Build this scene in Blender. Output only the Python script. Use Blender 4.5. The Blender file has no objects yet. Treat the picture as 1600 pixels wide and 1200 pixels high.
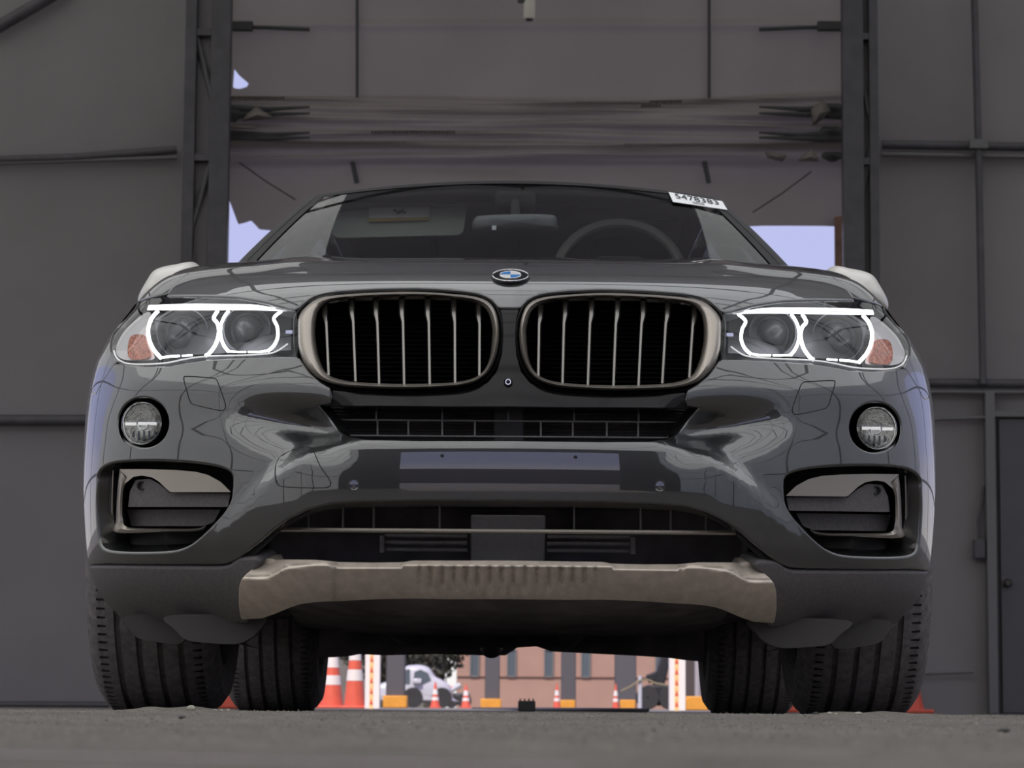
import bpy, bmesh, math, random
import numpy as np
from mathutils import Vector, Matrix
from mathutils.geometry import delaunay_2d_cdt

random.seed(7)
rng = np.random.default_rng(7)
scene = bpy.context.scene
col = scene.collection
PI = math.pi

# ------------------------------------------------------------------ camera
F = 4300.0                                   # focal length in pixels of the 1600 px frame
CAM = np.array([0.03, 0.0, 0.02])
TILT, ROLL, YAW = math.atan(506 / F), math.radians(0.40), 0.0042
cam_d = bpy.data.cameras.new('camera')
cam = bpy.data.objects.new('camera', cam_d)
col.objects.link(cam)
CM = Matrix.Rotation(YAW, 3, 'Z') @ Matrix.Rotation(PI / 2 + TILT, 3, 'X') @ Matrix.Rotation(ROLL, 3, 'Z')
cam.matrix_world = Matrix.Translation(Vector(CAM)) @ CM.to_4x4()
cam_d.sensor_width = 36.0
cam_d.lens = F / 1600 * 36.0
cam_d.clip_start, cam_d.clip_end = 0.05, 500
cam_d.dof.use_dof = True
cam_d.dof.focus_distance = 5.75
cam_d.dof.aperture_fstop = 15.0
scene.camera = cam

# ------------------------------------------------------------------ sky, sun, exposure
world = bpy.data.worlds.new('sky')
scene.world = world
world.use_nodes = True
wn, wl = world.node_tree.nodes, world.node_tree.links
wn.clear()
w_out = wn.new('ShaderNodeOutputWorld')
w_bg = wn.new('ShaderNodeBackground')
w_tc = wn.new('ShaderNodeTexCoord')
w_sep = wn.new('ShaderNodeSeparateXYZ')
w_ramp = wn.new('ShaderNodeValToRGB')
w_ramp.color_ramp.elements[0].position = 0.0
w_ramp.color_ramp.elements[0].color = (1.0, 0.97, 0.95, 1)
_e = w_ramp.color_ramp.elements.new(0.09)
_e.color = (0.74, 0.72, 0.89, 1)
_e = w_ramp.color_ramp.elements.new(0.16)
_e.color = (0.51, 0.54, 0.855, 1)
w_ramp.color_ramp.elements[-1].position = 1.0
w_ramp.color_ramp.elements[-1].color = (0.48, 0.51, 0.84, 1)
wl.new(w_tc.outputs['Generated'], w_sep.inputs[0])
wl.new(w_sep.outputs['Z'], w_ramp.inputs[0])
wl.new(w_ramp.outputs[0], w_bg.inputs[0])
w_bg.inputs[1].default_value = 1.0
wl.new(w_bg.outputs[0], w_out.inputs[0])

sun_d = bpy.data.lights.new('sun', 'SUN')
sun_d.energy = 4.4
sun_d.angle = math.radians(8)
sun_d.color = (1.0, 0.93, 0.84)
sun = bpy.data.objects.new('sun', sun_d)
col.objects.link(sun)
sun.rotation_euler = (math.radians(38), math.radians(-16), 0)

vs = scene.view_settings
vs.view_transform = 'Standard'
vs.look = 'None'
vs.gamma = 1.0
vs.use_curve_mapping = False
vs.exposure = 0.0
scene.cycles.max_bounces = 10
scene.cycles.transparent_max_bounces = 12
scene.cycles.caustics_reflective = False
scene.cycles.sample_clamp_indirect = 6.0

# ------------------------------------------------------------------ pixel rays
CMn = np.array(CM)

def rays(px):
    px = np.atleast_2d(np.asarray(px, float))
    d = np.stack([(px[:, 0] - 800) / F, (600 - px[:, 1]) / F, -np.ones(len(px))], 1) @ CMn.T
    return d / d[:, 1:2]                      # scaled so that dy = 1

def at(x, y, Y):
    d = rays([(x, y)])[0]
    return CAM + d * (Y - CAM[1])

def ats(px, Y):
    d = rays(px)
    return CAM + d * np.asarray(Y).reshape(-1, 1)

def size(n, Y):
    return n * Y / F

# ------------------------------------------------------------------ objects
def link(name, me, m=None, parent=None):
    o = bpy.data.objects.new(name, me)
    col.objects.link(o)
    if m is not None:
        me.materials.append(m)
    if parent is not None:
        o.parent = parent
    return o

def tag(o, label=None, cat=None, group=None, kind=None):
    if label: o['label'] = label
    if cat: o['category'] = cat
    if group: o['group'] = group
    if kind: o['kind'] = kind
    return o

def empty(name, label=None, cat=None, group=None, loc=(0, 0, 0), parent=None):
    o = bpy.data.objects.new(name, None)
    o.empty_display_size = 0.1
    col.objects.link(o)
    o.location = loc
    if parent is not None: o.parent = parent
    return tag(o, label, cat, group)

class MB:
    """collects vertices and faces for one mesh"""
    def __init__(s):
        s.v, s.f, s.n = [], [], 0
    def add(s, v, f):
        v = [tuple(map(float, p)) for p in v]
        s.f += [tuple(i + s.n for i in q) for q in f]
        s.v += v
        s.n += len(v)
        return s
    def box(s, c, d, rz=0.0, rx=0.0, ry=0.0):
        R = np.array(Matrix.Rotation(rz, 3, 'Z') @ Matrix.Rotation(ry, 3, 'Y') @ Matrix.Rotation(rx, 3, 'X'))
        b = np.array([(x, y, z) for x in (-.5, .5) for y in (-.5, .5) for z in (-.5, .5)]) * np.asarray(d)
        b = b @ R.T + np.asarray(c)
        return s.add(b, [(0, 1, 3, 2), (4, 6, 7, 5), (0, 4, 5, 1), (2, 3, 7, 6), (0, 2, 6, 4), (1, 5, 7, 3)])
    def tube(s, pts, r, seg=10, cap=True, closed=False):
        pts = np.asarray(pts, float)
        n = len(pts)
        rr = np.broadcast_to(np.asarray(r, float), (n,))
        if closed: t = np.roll(pts, -1, 0) - np.roll(pts, 1, 0)
        else: t = np.gradient(pts, axis=0)
        t /= np.linalg.norm(t, axis=1)[:, None] + 1e-12
        up = np.array([0, 0, 1.0]) if abs(t[0][2]) < .9 else np.array([0, 1.0, 0])
        V, Fc = [], []
        u = np.cross(t[0], up); u /= np.linalg.norm(u)
        for i in range(n):
            u = u - t[i] * (u @ t[i]); u /= np.linalg.norm(u)
            w = np.cross(t[i], u)
            for k in range(seg):
                a = 2 * PI * k / seg
                V.append(pts[i] + rr[i] * (math.cos(a) * u + math.sin(a) * w))
        m = n if closed else n - 1
        for i in range(m):
            j = (i + 1) % n
            for k in range(seg):
                k2 = (k + 1) % seg
                Fc.append((i * seg + k, i * seg + k2, j * seg + k2, j * seg + k))
        if cap and not closed:
            Fc.append(tuple(range(seg))[::-1]); Fc.append(tuple((n - 1) * seg + k for k in range(seg)))
        return s.add(V, Fc)
    def rows(s, rows, closed=False):
        """loft through equal-length rows of points"""
        rows = [np.asarray(r, float) for r in rows]
        n, m = len(rows), len(rows[0])
        Fc = []
        for i in range(n - 1):
            for k in range(m if closed else m - 1):
                k2 = (k + 1) % m
                Fc.append((i * m + k, i * m + k2, (i + 1) * m + k2, (i + 1) * m + k))
        return s.add(np.concatenate(rows), Fc)
    def lathe(s, prof, c, axis='Z', seg=32, cap=False):
        V, Fc = [], []
        m = len(prof)
        for k in range(seg):
            a = 2 * PI * k / seg
            for (r, h) in prof:
                x, y = r * math.cos(a), r * math.sin(a)
                p = {'Z': (x, y, h), 'Y': (x, h, y), 'X': (h, x, y)}[axis]
                V.append(np.asarray(p) + np.asarray(c))
        for k in range(seg):
            k2 = (k + 1) % seg
            for i in range(m - 1):
                Fc.append((k * m + i, k2 * m + i, k2 * m + i + 1, k * m + i + 1))
        if cap:
            Fc.append(tuple(k * m for k in range(seg)))
            Fc.append(tuple(k * m + m - 1 for k in range(seg))[::-1])
        return s.add(V, Fc)
    def prism(s, poly, off):
        """extrude a closed 3-D polygon by the vector off"""
        p = np.asarray(poly, float); n = len(p)
        q = p + np.asarray(off)
        Fc = [tuple(range(n))[::-1], tuple(range(n, 2 * n))]
        Fc += [(i, (i + 1) % n, n + (i + 1) % n, n + i) for i in range(n)]
        return s.add(np.concatenate([p, q]), Fc)
    def build(s, name, m=None, parent=None, smooth=True, angle=40, bevel=0.0, origin=None):
        me = bpy.data.meshes.new(name)
        v = np.array(s.v)
        if origin is not None: v = v - np.asarray(origin)
        me.from_pydata(v.tolist(), [], s.f)
        bm = bmesh.new(); bm.from_mesh(me)
        bmesh.ops.recalc_face_normals(bm, faces=bm.faces)
        bm.to_mesh(me); bm.free()
        if smooth:
            me.polygons.foreach_set('use_smooth', [True] * len(me.polygons))
            me.set_sharp_from_angle(angle=math.radians(angle))
        o = link(name, me, m, parent)
        if origin is not None: o.location = tuple(origin)
        if bevel > 0:
            b = o.modifiers.new('bevel', 'BEVEL'); b.width = bevel; b.segments = 2; b.limit_method = 'ANGLE'
            b.harden_normals = False
        return o

# ------------------------------------------------------------------ splines
def hermite(xs, ys):
    """monotone cubic interpolation (Fritsch-Carlson)"""
    xs, ys = np.asarray(xs, float), np.asarray(ys, float)
    h = np.diff(xs); d = np.diff(ys) / h
    m = np.zeros(len(xs)); m[0], m[-1] = d[0], d[-1]
    for i in range(1, len(xs) - 1):
        if d[i - 1] * d[i] > 0:
            w1, w2 = 2 * h[i] + h[i - 1], h[i] + 2 * h[i - 1]
            m[i] = (w1 + w2) / (w1 / d[i - 1] + w2 / d[i])
    def f(x):
        x = np.asarray(x, float)
        xc = np.clip(x, xs[0], xs[-1])
        i = np.clip(np.searchsorted(xs, xc) - 1, 0, len(xs) - 2)
        t = (xc - xs[i]) / h[i]
        y = ((1 + 2 * t) * (1 - t) ** 2 * ys[i] + t * (1 - t) ** 2 * h[i] * m[i]
             + t * t * (3 - 2 * t) * ys[i + 1] + t * t * (t - 1) * h[i] * m[i + 1])
        return y + np.where(x < xs[0], (x - xs[0]) * m[0], 0) + np.where(x > xs[-1], (x - xs[-1]) * m[-1], 0)
    return f

def catmull(p, k=6, closed=True):
    """smooth a polygon through its corners"""
    p = np.asarray(p, float); n = len(p); out = []
    for i in range(n if closed else n - 1):
        if closed: a, b, c, d = p[i - 1], p[i], p[(i + 1) % n], p[(i + 2) % n]
        else: a, b, c, d = p[max(i - 1, 0)], p[i], p[i + 1], p[min(i + 2, n - 1)]
        for j in range(k):
            t = j / k
            out.append(.5 * ((2 * b) + (c - a) * t + (2 * a - 5 * b + 4 * c - d) * t * t + (3 * b - a - 3 * c + d) * t ** 3))
    if not closed: out.append(p[-1])
    return np.array(out)

def resample(p, step, closed=True):
    p = np.asarray(p, float)
    q = np.concatenate([p, p[:1]]) if closed else p
    s = np.concatenate([[0], np.cumsum(np.linalg.norm(np.diff(q, axis=0), axis=1))])
    n = max(3, int(round(s[-1] / step)))
    t = np.linspace(0, s[-1], n + 1)
    r = np.stack([np.interp(t, s, q[:, i]) for i in range(q.shape[1])], 1)
    return r[:-1] if closed else r

def offset2(p, d):
    """grow a closed 2-D polygon outwards by d"""
    p = np.asarray(p, float)
    t = np.roll(p, -1, 0) - np.roll(p, 1, 0)
    t /= np.linalg.norm(t, axis=1)[:, None] + 1e-12
    n = np.stack([t[:, 1], -t[:, 0]], 1)
    area = np.sum(p[:, 0] * np.roll(p[:, 1], -1) - np.roll(p[:, 0], -1) * p[:, 1])
    return p + n * d * (1 if area > 0 else -1)

def inside(pts, poly):
    x, y = pts[:, 0], pts[:, 1]
    r = np.zeros(len(pts), bool)
    a, b = poly, np.roll(poly, -1, 0)
    for (x0, y0), (x1, y1) in zip(a, b):
        if y0 == y1: continue
        c = ((y0 > y) != (y1 > y)) & (x < (x1 - x0) * (y - y0) / (y1 - y0) + x0)
        r ^= c
    return r

def smooth01(x):
    x = np.clip(x, 0, 1)
    return x * x * (3 - 2 * x)

# ------------------------------------------------------------------ trimmed surface panels
def panel(name, lift, outer, holes=(), step=0.02, bstep=None, m=None, parent=None, roll=0.003, depth=0.012, lips=True, hole_depth=None, flip=False, extra=()):
    """a surface lift(uv) -> points, normals, trimmed by polygons given in uv, with rolled edges"""
    bstep = bstep or step * .5
    loops = [resample(outer, bstep)] + [resample(h, bstep) for h in holes]
    lo, hi = loops[0].min(0), loops[0].max(0)
    gx, gy = np.arange(lo[0] + step * .5, hi[0], step), np.arange(lo[1] + step * .5, hi[1], step * .9)
    g = np.stack(np.meshgrid(gx, gy), -1)
    g[1::2, :, 0] += step * .5
    g = g.reshape(-1, 2)
    k = inside(g, loops[0])
    for h in loops[1:]: k &= ~inside(g, h)
    g = g[k]
    allb = np.concatenate(loops)
    keep = np.ones(len(g), bool)
    for i in range(0, len(g), 2000):
        dd = np.min(np.linalg.norm(g[i:i + 2000, None] - allb[None], axis=2), axis=1)
        keep[i:i + 2000] = dd > step * .45
    g = g[keep]
    edges, base = [], 0
    for l in loops:
        edges += [(base + i, base + (i + 1) % len(l)) for i in range(len(l))]
        base += len(l)
    uv = np.concatenate([allb, g])
    r = delaunay_2d_cdt([Vector(p) for p in uv], edges, [], 0, 1e-7)
    U = np.array([tuple(p) for p in r[0]])
    T = np.array([tuple(t) for t in r[2] if len(t) == 3])
    c = U[T].mean(1)
    k = inside(c, loops[0])
    for h in loops[1:]: k &= ~inside(c, h)
    T = T[k]
    P, N = lift(U)
    V, NN, Fc = [P], [N], [tuple(t) for t in T]
    # orient
    a = np.cross(P[T[:, 1]] - P[T[:, 0]], P[T[:, 2]] - P[T[:, 0]])
    if np.sum(a * N[T[:, 0]]) < 0: Fc = [t[::-1] for t in Fc]
    nv = len(P)
    if lips:
        for li, l in enumerate(loops):
            p, n = lift(l)
            t = np.roll(p, -1, 0) - np.roll(p, 1, 0)
            t /= np.linalg.norm(t, axis=1)[:, None] + 1e-12
            b = np.cross(t, n)
            b /= np.linalg.norm(b, axis=1)[:, None] + 1e-12
            # out of the panel: test in uv
            tu = np.roll(l, -1, 0) - np.roll(l, 1, 0)
            area = np.sum(l[:, 0] * np.roll(l[:, 1], -1) - np.roll(l[:, 0], -1) * l[:, 1])
            nu = np.stack([tu[:, 1], -tu[:, 0]], 1) * (1 if area > 0 else -1)
            if li > 0: nu = -nu
            nu /= np.linalg.norm(nu, axis=1)[:, None] + 1e-12
            q, _ = lift(l + nu * bstep * .3)
            b *= np.sign(np.sum(b * (q - p), axis=1))[:, None]
            rows, nrm = [], []
            for ph in (0, 30, 60, 90):
                ph = math.radians(ph)
                rows.append(p + b * roll * math.sin(ph) - n * roll * (1 - math.cos(ph)))
                nrm.append(n * math.cos(ph) + b * math.sin(ph))
            dp = depth if (li == 0 or hole_depth is None) else hole_depth
            rows.append(rows[-1] - n * dp); nrm.append(b)
            mlen = len(l)
            for i in range(len(rows) - 1):
                for k in range(mlen):
                    k2 = (k + 1) % mlen
                    Fc.append((nv + i * mlen + k, nv + i * mlen + k2, nv + (i + 1) * mlen + k2, nv + (i + 1) * mlen + k))
            V += rows; NN += nrm; nv += len(rows) * mlen
    V, NN = np.concatenate(V), np.concatenate(NN)
    for ex in extra:
        Fc += [tuple(i + len(V) for i in f) for f in ex[1]]
        V = np.concatenate([V, ex[0]]); NN = np.concatenate([NN, ex[2]])
    me = bpy.data.meshes.new(name)
    F3 = np.array([f[:3] for f in Fc])
    fn = np.cross(V[F3[:, 1]] - V[F3[:, 0]], V[F3[:, 2]] - V[F3[:, 0]])
    bad = np.sum(fn * NN[F3].sum(1), axis=1) < 0
    Fc = [tuple(int(i) for i in (f[::-1] if w else f)) for f, w in zip(Fc, bad)]
    me.from_pydata(V.tolist(), [], Fc)
    me.polygons.foreach_set('use_smooth', [True] * len(me.polygons))
    NN /= np.linalg.norm(NN, axis=1)[:, None] + 1e-12
    me.normals_split_custom_set_from_vertices(NN.tolist())
    return link(name, me, m, parent)

# ------------------------------------------------------------------ materials
def mat(name, color, rough=0.5, metal=0.0, coat=0.0, ior=1.5, noise=0.0, nscale=20.0, bump=0.0, bscale=60.0, emit=None, estr=0.0, spec=0.5, coat_ior=1.5, coat_rough=0.03, rough_var=0.0):
    m = bpy.data.materials.new(name)
    m.use_nodes = True
    nt = m.node_tree; nd = nt.nodes; lk = nt.links
    b = nd['Principled BSDF']
    b.inputs['Base Color'].default_value = (*color, 1)
    b.inputs['Roughness'].default_value = rough
    b.inputs['Metallic'].default_value = metal
    b.inputs['IOR'].default_value = ior
    b.inputs['Specular IOR Level'].default_value = spec
    b.inputs['Coat Weight'].default_value = coat
    b.inputs['Coat IOR'].default_value = coat_ior
    b.inputs['Coat Roughness'].default_value = coat_rough
    if emit is not None:
        b.inputs['Emission Color'].default_value = (*emit, 1)
        b.inputs['Emission Strength'].default_value = estr
    tc = nd.new('ShaderNodeTexCoord')
    if noise > 0:
        t = nd.new('ShaderNodeTexNoise'); t.inputs['Scale'].default_value = nscale; t.inputs['Detail'].default_value = 6
        lk.new(tc.outputs['Object'], t.inputs['Vector'])
        r = nd.new('ShaderNodeValToRGB')
        c = np.array(color)
        r.color_ramp.elements[0].position = .3; r.color_ramp.elements[1].position = .7
        r.color_ramp.elements[0].color = (*(c * (1 - noise)), 1)
        r.color_ramp.elements[1].color = (*np.minimum(c * (1 + noise), 1), 1)
        lk.new(t.outputs['Fac'], r.inputs[0]); lk.new(r.outputs[0], b.inputs['Base Color'])
    if rough_var > 0:
        t = nd.new('ShaderNodeTexNoise'); t.inputs['Scale'].default_value = nscale * .7; t.inputs['Detail'].default_value = 5
        lk.new(tc.outputs['Object'], t.inputs['Vector'])
        mr = nd.new('ShaderNodeMapRange'); mr.inputs['To Min'].default_value = max(0, rough - rough_var); mr.inputs['To Max'].default_value = min(1, rough + rough_var)
        lk.new(t.outputs['Fac'], mr.inputs['Value']); lk.new(mr.outputs[0], b.inputs['Roughness'])
    if bump > 0:
        t = nd.new('ShaderNodeTexNoise'); t.inputs['Scale'].default_value = bscale; t.inputs['Detail'].default_value = 8
        lk.new(tc.outputs['Object'], t.inputs['Vector'])
        bp = nd.new('ShaderNodeBump'); bp.inputs['Strength'].default_value = bump; bp.inputs['Distance'].default_value = 0.01
        lk.new(t.outputs['Fac'], bp.inputs['Height']); lk.new(bp.outputs[0], b.inputs['Normal'])
    return m

def glass_mat(name, tint, ior=1.45, rough=0.0):
    m = bpy.data.materials.new(name); m.use_nodes = True
    nt = m.node_tree; nd = nt.nodes; lk = nt.links; nd.clear()
    o = nd.new('ShaderNodeOutputMaterial'); mx = nd.new('ShaderNodeMixShader')
    tr = nd.new('ShaderNodeBsdfTransparent'); gl = nd.new('ShaderNodeBsdfGlossy'); fr = nd.new('ShaderNodeFresnel')
    tr.inputs[0].default_value = (*tint, 1)
    gl.inputs['Roughness'].default_value = rough
    fr.inputs['IOR'].default_value = ior
    ge = nd.new('ShaderNodeNewGeometry'); mr = nd.new('ShaderNodeMapRange')      # same reflectance from both faces of the thin sheet
    mr.inputs['To Min'].default_value = ior; mr.inputs['To Max'].default_value = 1 / ior
    lk.new(ge.outputs['Backfacing'], mr.inputs['Value']); lk.new(mr.outputs[0], fr.inputs['IOR'])
    lk.new(fr.outputs[0], mx.inputs[0]); lk.new(tr.outputs[0], mx.inputs[1]); lk.new(gl.outputs[0], mx.inputs[2])
    lk.new(mx.outputs[0], o.inputs[0])
    return m

def fabric_mat(name, color, trans, bump=.15):
    """tent sheet: part reflects, part lets daylight through"""
    m = bpy.data.materials.new(name); m.use_nodes = True
    nt = m.node_tree; nd = nt.nodes; lk = nt.links; nd.clear()
    o = nd.new('ShaderNodeOutputMaterial'); mx = nd.new('ShaderNodeMixShader')
    d = nd.new('ShaderNodeBsdfDiffuse'); t = nd.new('ShaderNodeBsdfTranslucent')
    tc = nd.new('ShaderNodeTexCoord'); n = nd.new('ShaderNodeTexNoise'); n.inputs['Scale'].default_value = 1.3; n.inputs['Detail'].default_value = 4
    lk.new(tc.outputs['Object'], n.inputs['Vector'])
    r = nd.new('ShaderNodeValToRGB'); c = np.array(color)
    r.color_ramp.elements[0].position = .3; r.color_ramp.elements[1].position = .7
    r.color_ramp.elements[0].color = (*(c * .93), 1); r.color_ramp.elements[1].color = (*(c * 1.05), 1)
    lk.new(n.outputs['Fac'], r.inputs[0]); lk.new(r.outputs[0], d.inputs[0]); lk.new(r.outputs[0], t.inputs[0])
    bp = nd.new('ShaderNodeBump'); bp.inputs['Strength'].default_value = bump; bp.inputs['Distance'].default_value = .05
    lk.new(n.outputs['Fac'], bp.inputs['Height']); lk.new(bp.outputs[0], d.inputs['Normal'])
    mx.inputs[0].default_value = trans
    lk.new(d.outputs[0], mx.inputs[1]); lk.new(t.outputs[0], mx.inputs[2]); lk.new(mx.outputs[0], o.inputs[0])
    return m

M = {}
M['paint'] = mat('black_paint', (.010, .011, .012), rough=.35, coat=1.0, ior=1.6, coat_ior=2.0, coat_rough=.012)
M['gloss_black'] = mat('gloss_black_plastic', (.007, .007, .008), rough=.10, ior=1.38)
M['clad'] = mat('dark_grey_plastic', (.125, .116, .118), rough=.6, noise=.15, nscale=150, bump=.08, bscale=500)
M['flap'] = mat('deflector_rubber', (.062, .057, .056), rough=.7)
M['black'] = mat('black_plastic', (.008, .008, .009), rough=.5)
M['dark'] = mat('underbody_black', (.15, .135, .14), rough=.7, noise=.4, nscale=12)
M['silver'] = mat('satin_silver', (.42, .38, .335), rough=.36, metal=.9)
M['slat'] = mat('slat_silver', (.27, .26, .24), rough=.30, metal=.9)
M['skid'] = mat('skid_plate_silver', (.66, .58, .49), rough=.38, metal=.5, noise=.12, nscale=40, rough_var=.1)
M['chrome'] = mat('chrome', (.8, .8, .8), rough=.05, metal=1.0)
M['mirror_cap'] = mat('mirror_cap_silver', (.75, .73, .68), rough=.35, metal=.2, coat=.3)
M['rubber'] = mat('tyre_rubber', (.18, .167, .17), rough=.85, noise=.3, nscale=60, bump=.2, bscale=250)
M['rim'] = mat('alloy', (.25, .25, .26), rough=.35, metal=1.0)
M['glass'] = glass_mat('windshield_glass', (.74, .77, .75), ior=1.5)
M['glass_dark'] = glass_mat('privacy_glass', (.10, .105, .10), ior=1.5)
M['lens'] = glass_mat('clear_lens', (.92, .93, .94), ior=1.45)
M['led'] = mat('white_led', (1, 1, 1), emit=(.95, .96, 1.0), estr=4.0)
M['led_soft'] = mat('soft_white_led', (1, 1, 1), emit=(.95, .95, 1.0), estr=.9)
M['void'] = mat('matt_black', (.004, .004, .004), rough=.9)
M['trim_glow'] = mat('lamp_trim_glow', (.7, .7, .7), rough=.3, emit=(.95, .93, .92), estr=.55)
M['lamp_bowl'] = mat('lamp_bowl_silver', (.42, .42, .40), rough=.22, metal=1.0, bump=.3, bscale=120)
M['lamp_grey'] = mat('lamp_housing_grey', (.16, .165, .175), rough=.3, metal=.6)
M['lamp_dark'] = mat('lamp_housing_dark', (.06, .063, .068), rough=.25)
M['amber'] = mat('amber_reflector', (.62, .20, .11), rough=.25, noise=.6, nscale=160, bump=.3, bscale=400)
M['lamp_white'] = mat('lamp_frosted', (.85, .82, .80), rough=.3, bump=.2, bscale=300)
M['interior'] = mat('cabin_black', (.015, .015, .016), rough=.7)
M['headliner'] = mat('headliner_grey', (.30, .305, .30), rough=.9)
M['visor'] = mat('visor_grey', (.62, .64, .60), rough=.9)
M['paper'] = mat('white_paper', (.92, .94, .94), rough=.7)
M['yellow_label'] = mat('yellow_label_strip', (.62, .45, .16), rough=.7)
M['ink'] = mat('black_ink', (.02, .02, .03), rough=.6)
M['blue'] = mat('emblem_blue', (.03, .22, .60), rough=.15, coat=1)
M['white'] = mat('emblem_white', (.80, .80, .80), rough=.15, coat=1)
# =================================================================== PLACE
def asphalt(name, dark, light, bump=.6, patch=1.0):
    m = bpy.data.materials.new(name); m.use_nodes = True
    nt = m.node_tree; nd = nt.nodes; lk = nt.links
    b = nd['Principled BSDF']; b.inputs['Roughness'].default_value = .9
    b.inputs['Specular IOR Level'].default_value = .25
    tc = nd.new('ShaderNodeTexCoord')
    n1 = nd.new('ShaderNodeTexNoise'); n1.inputs['Scale'].default_value = 90; n1.inputs['Detail'].default_value = 10; n1.inputs['Roughness'].default_value = .8
    n2 = nd.new('ShaderNodeTexNoise'); n2.inputs['Scale'].default_value = 1.1; n2.inputs['Detail'].default_value = 5
    vo = nd.new('ShaderNodeTexVoronoi'); vo.inputs['Scale'].default_value = 160
    n3 = nd.new('ShaderNodeTexNoise'); n3.inputs['Scale'].default_value = 14; n3.inputs['Detail'].default_value = 8; n3.inputs['Roughness'].default_value = .75
    for q in (n1, n2, n3, vo): lk.new(tc.outputs['Object'], q.inputs['Vector'])
    r1 = nd.new('ShaderNodeValToRGB'); r1.color_ramp.elements[0].position = .36; r1.color_ramp.elements[1].position = .66
    r1.color_ramp.elements[0].color = (*dark, 1); r1.color_ramp.elements[1].color = (*light, 1)
    av = nd.new('ShaderNodeMix'); av.inputs[0].default_value = .5
    lk.new(n1.outputs['Fac'], av.inputs[2]); lk.new(n3.outputs['Fac'], av.inputs[3]); lk.new(av.outputs[0], r1.inputs[0])
    mx = nd.new('ShaderNodeMix'); mx.data_type = 'RGBA'; mx.blend_type = 'MULTIPLY'; mx.inputs[0].default_value = .7 * patch
    r2 = nd.new('ShaderNodeValToRGB'); r2.color_ramp.elements[0].position = .35; r2.color_ramp.elements[1].position = .65
    r2.color_ramp.elements[0].color = (.72, .72, .74, 1); r2.color_ramp.elements[1].color = (1.15, 1.12, 1.06, 1)
    lk.new(n2.outputs['Fac'], r2.inputs[0]); lk.new(r1.outputs[0], mx.inputs[6]); lk.new(r2.outputs[0], mx.inputs[7])
    lk.new(mx.outputs[2], b.inputs['Base Color'])
    ad = nd.new('ShaderNodeMath'); ad.operation = 'ADD'
    lk.new(n1.outputs['Fac'], ad.inputs[0]); lk.new(vo.outputs['Distance'], ad.inputs[1])
    bp = nd.new('ShaderNodeBump'); bp.inputs['Strength'].default_value = bump; bp.inputs['Distance'].default_value = .004
    lk.new(ad.outputs[0], bp.inputs['Height']); lk.new(bp.outputs[0], b.inputs['Normal'])
    return m

M['floor'] = asphalt('worn_asphalt', (.065, .058, .052), (.29, .262, .24))
M['ground'] = asphalt('pale_asphalt', (.16, .15, .142), (.27, .255, .24), bump=.3)
M['wall'] = fabric_mat('grey_wall_sheet', (.275, .258, .258), .05, bump=.25)
M['curtain'] = fabric_mat('grey_brown_curtain', (.32, .285, .262), .22, bump=.2)
M['tent'] = fabric_mat('white_tent_sheet', (.93, .965, .86), .84)
M['tent_side'] = fabric_mat('white_tent_side_sheet', (.92, .955, .85), .84)
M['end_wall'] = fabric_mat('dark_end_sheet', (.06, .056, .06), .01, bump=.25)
M['steel'] = mat('grey_steel_tube', (.085, .08, .085), rough=.5, metal=.3, noise=.15, nscale=9)
M['steel_lt'] = mat('light_steel_tube', (.16, .155, .155), rough=.5, metal=.3)
M['frame_dark'] = mat('dark_tent_frame', (.05, .05, .05), rough=.6)
M['door_grey'] = mat('grey_door_paint', (.085, .085, .092), rough=.5, noise=.06, nscale=4)
M['wood'] = mat('brown_board', (.20, .11, .08), rough=.7, noise=.3, nscale=8)

YW = 21.0                                             # the wall with the doorway
TX, T0, T1, EAVE, RIDGE = 8.0, -10.0, YW, 5.2, 8.0
XL, XR = at(351, 700, YW)[0], at(1321, 700, YW)[0]    # jambs of the drive-through doorway
OPEN_H = 5.9

def sheet(name, pts, faces, m, **kw):
    me = bpy.data.meshes.new(name); me.from_pydata([tuple(p) for p in pts], [], faces)
    return tag(link(name, me, m), kind='structure', **kw)

# floor of the tent and the yard outside
def swell(x, y): return .0115 * math.exp(-((y - 4.9) / 1.1) ** 2) * (1 + .06 * math.sin(x * 2.1))
fx_ = np.concatenate([[-TX - .3], np.linspace(-3, 3, 41), [TX + .3]])
fy_ = np.concatenate([[T0, -3], np.linspace(0, 9, 73), [15, YW + .4]])
fv = [(x, y, swell(x, y)) for y in fy_ for x in fx_]
nx_ = len(fx_)
flo = sheet('floor', fv, [(j * nx_ + i, j * nx_ + i + 1, (j + 1) * nx_ + i + 1, (j + 1) * nx_ + i) for j in range(len(fy_) - 1) for i in range(nx_ - 1)], M['floor'])
flo.data.polygons.foreach_set('use_smooth', [True] * len(flo.data.polygons))
sheet('ground', [(-150, -150, -.004), (150, -150, -.004), (150, 300, -.004), (-150, 300, -.004)], [(0, 1, 2, 3)], M['ground'])

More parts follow.
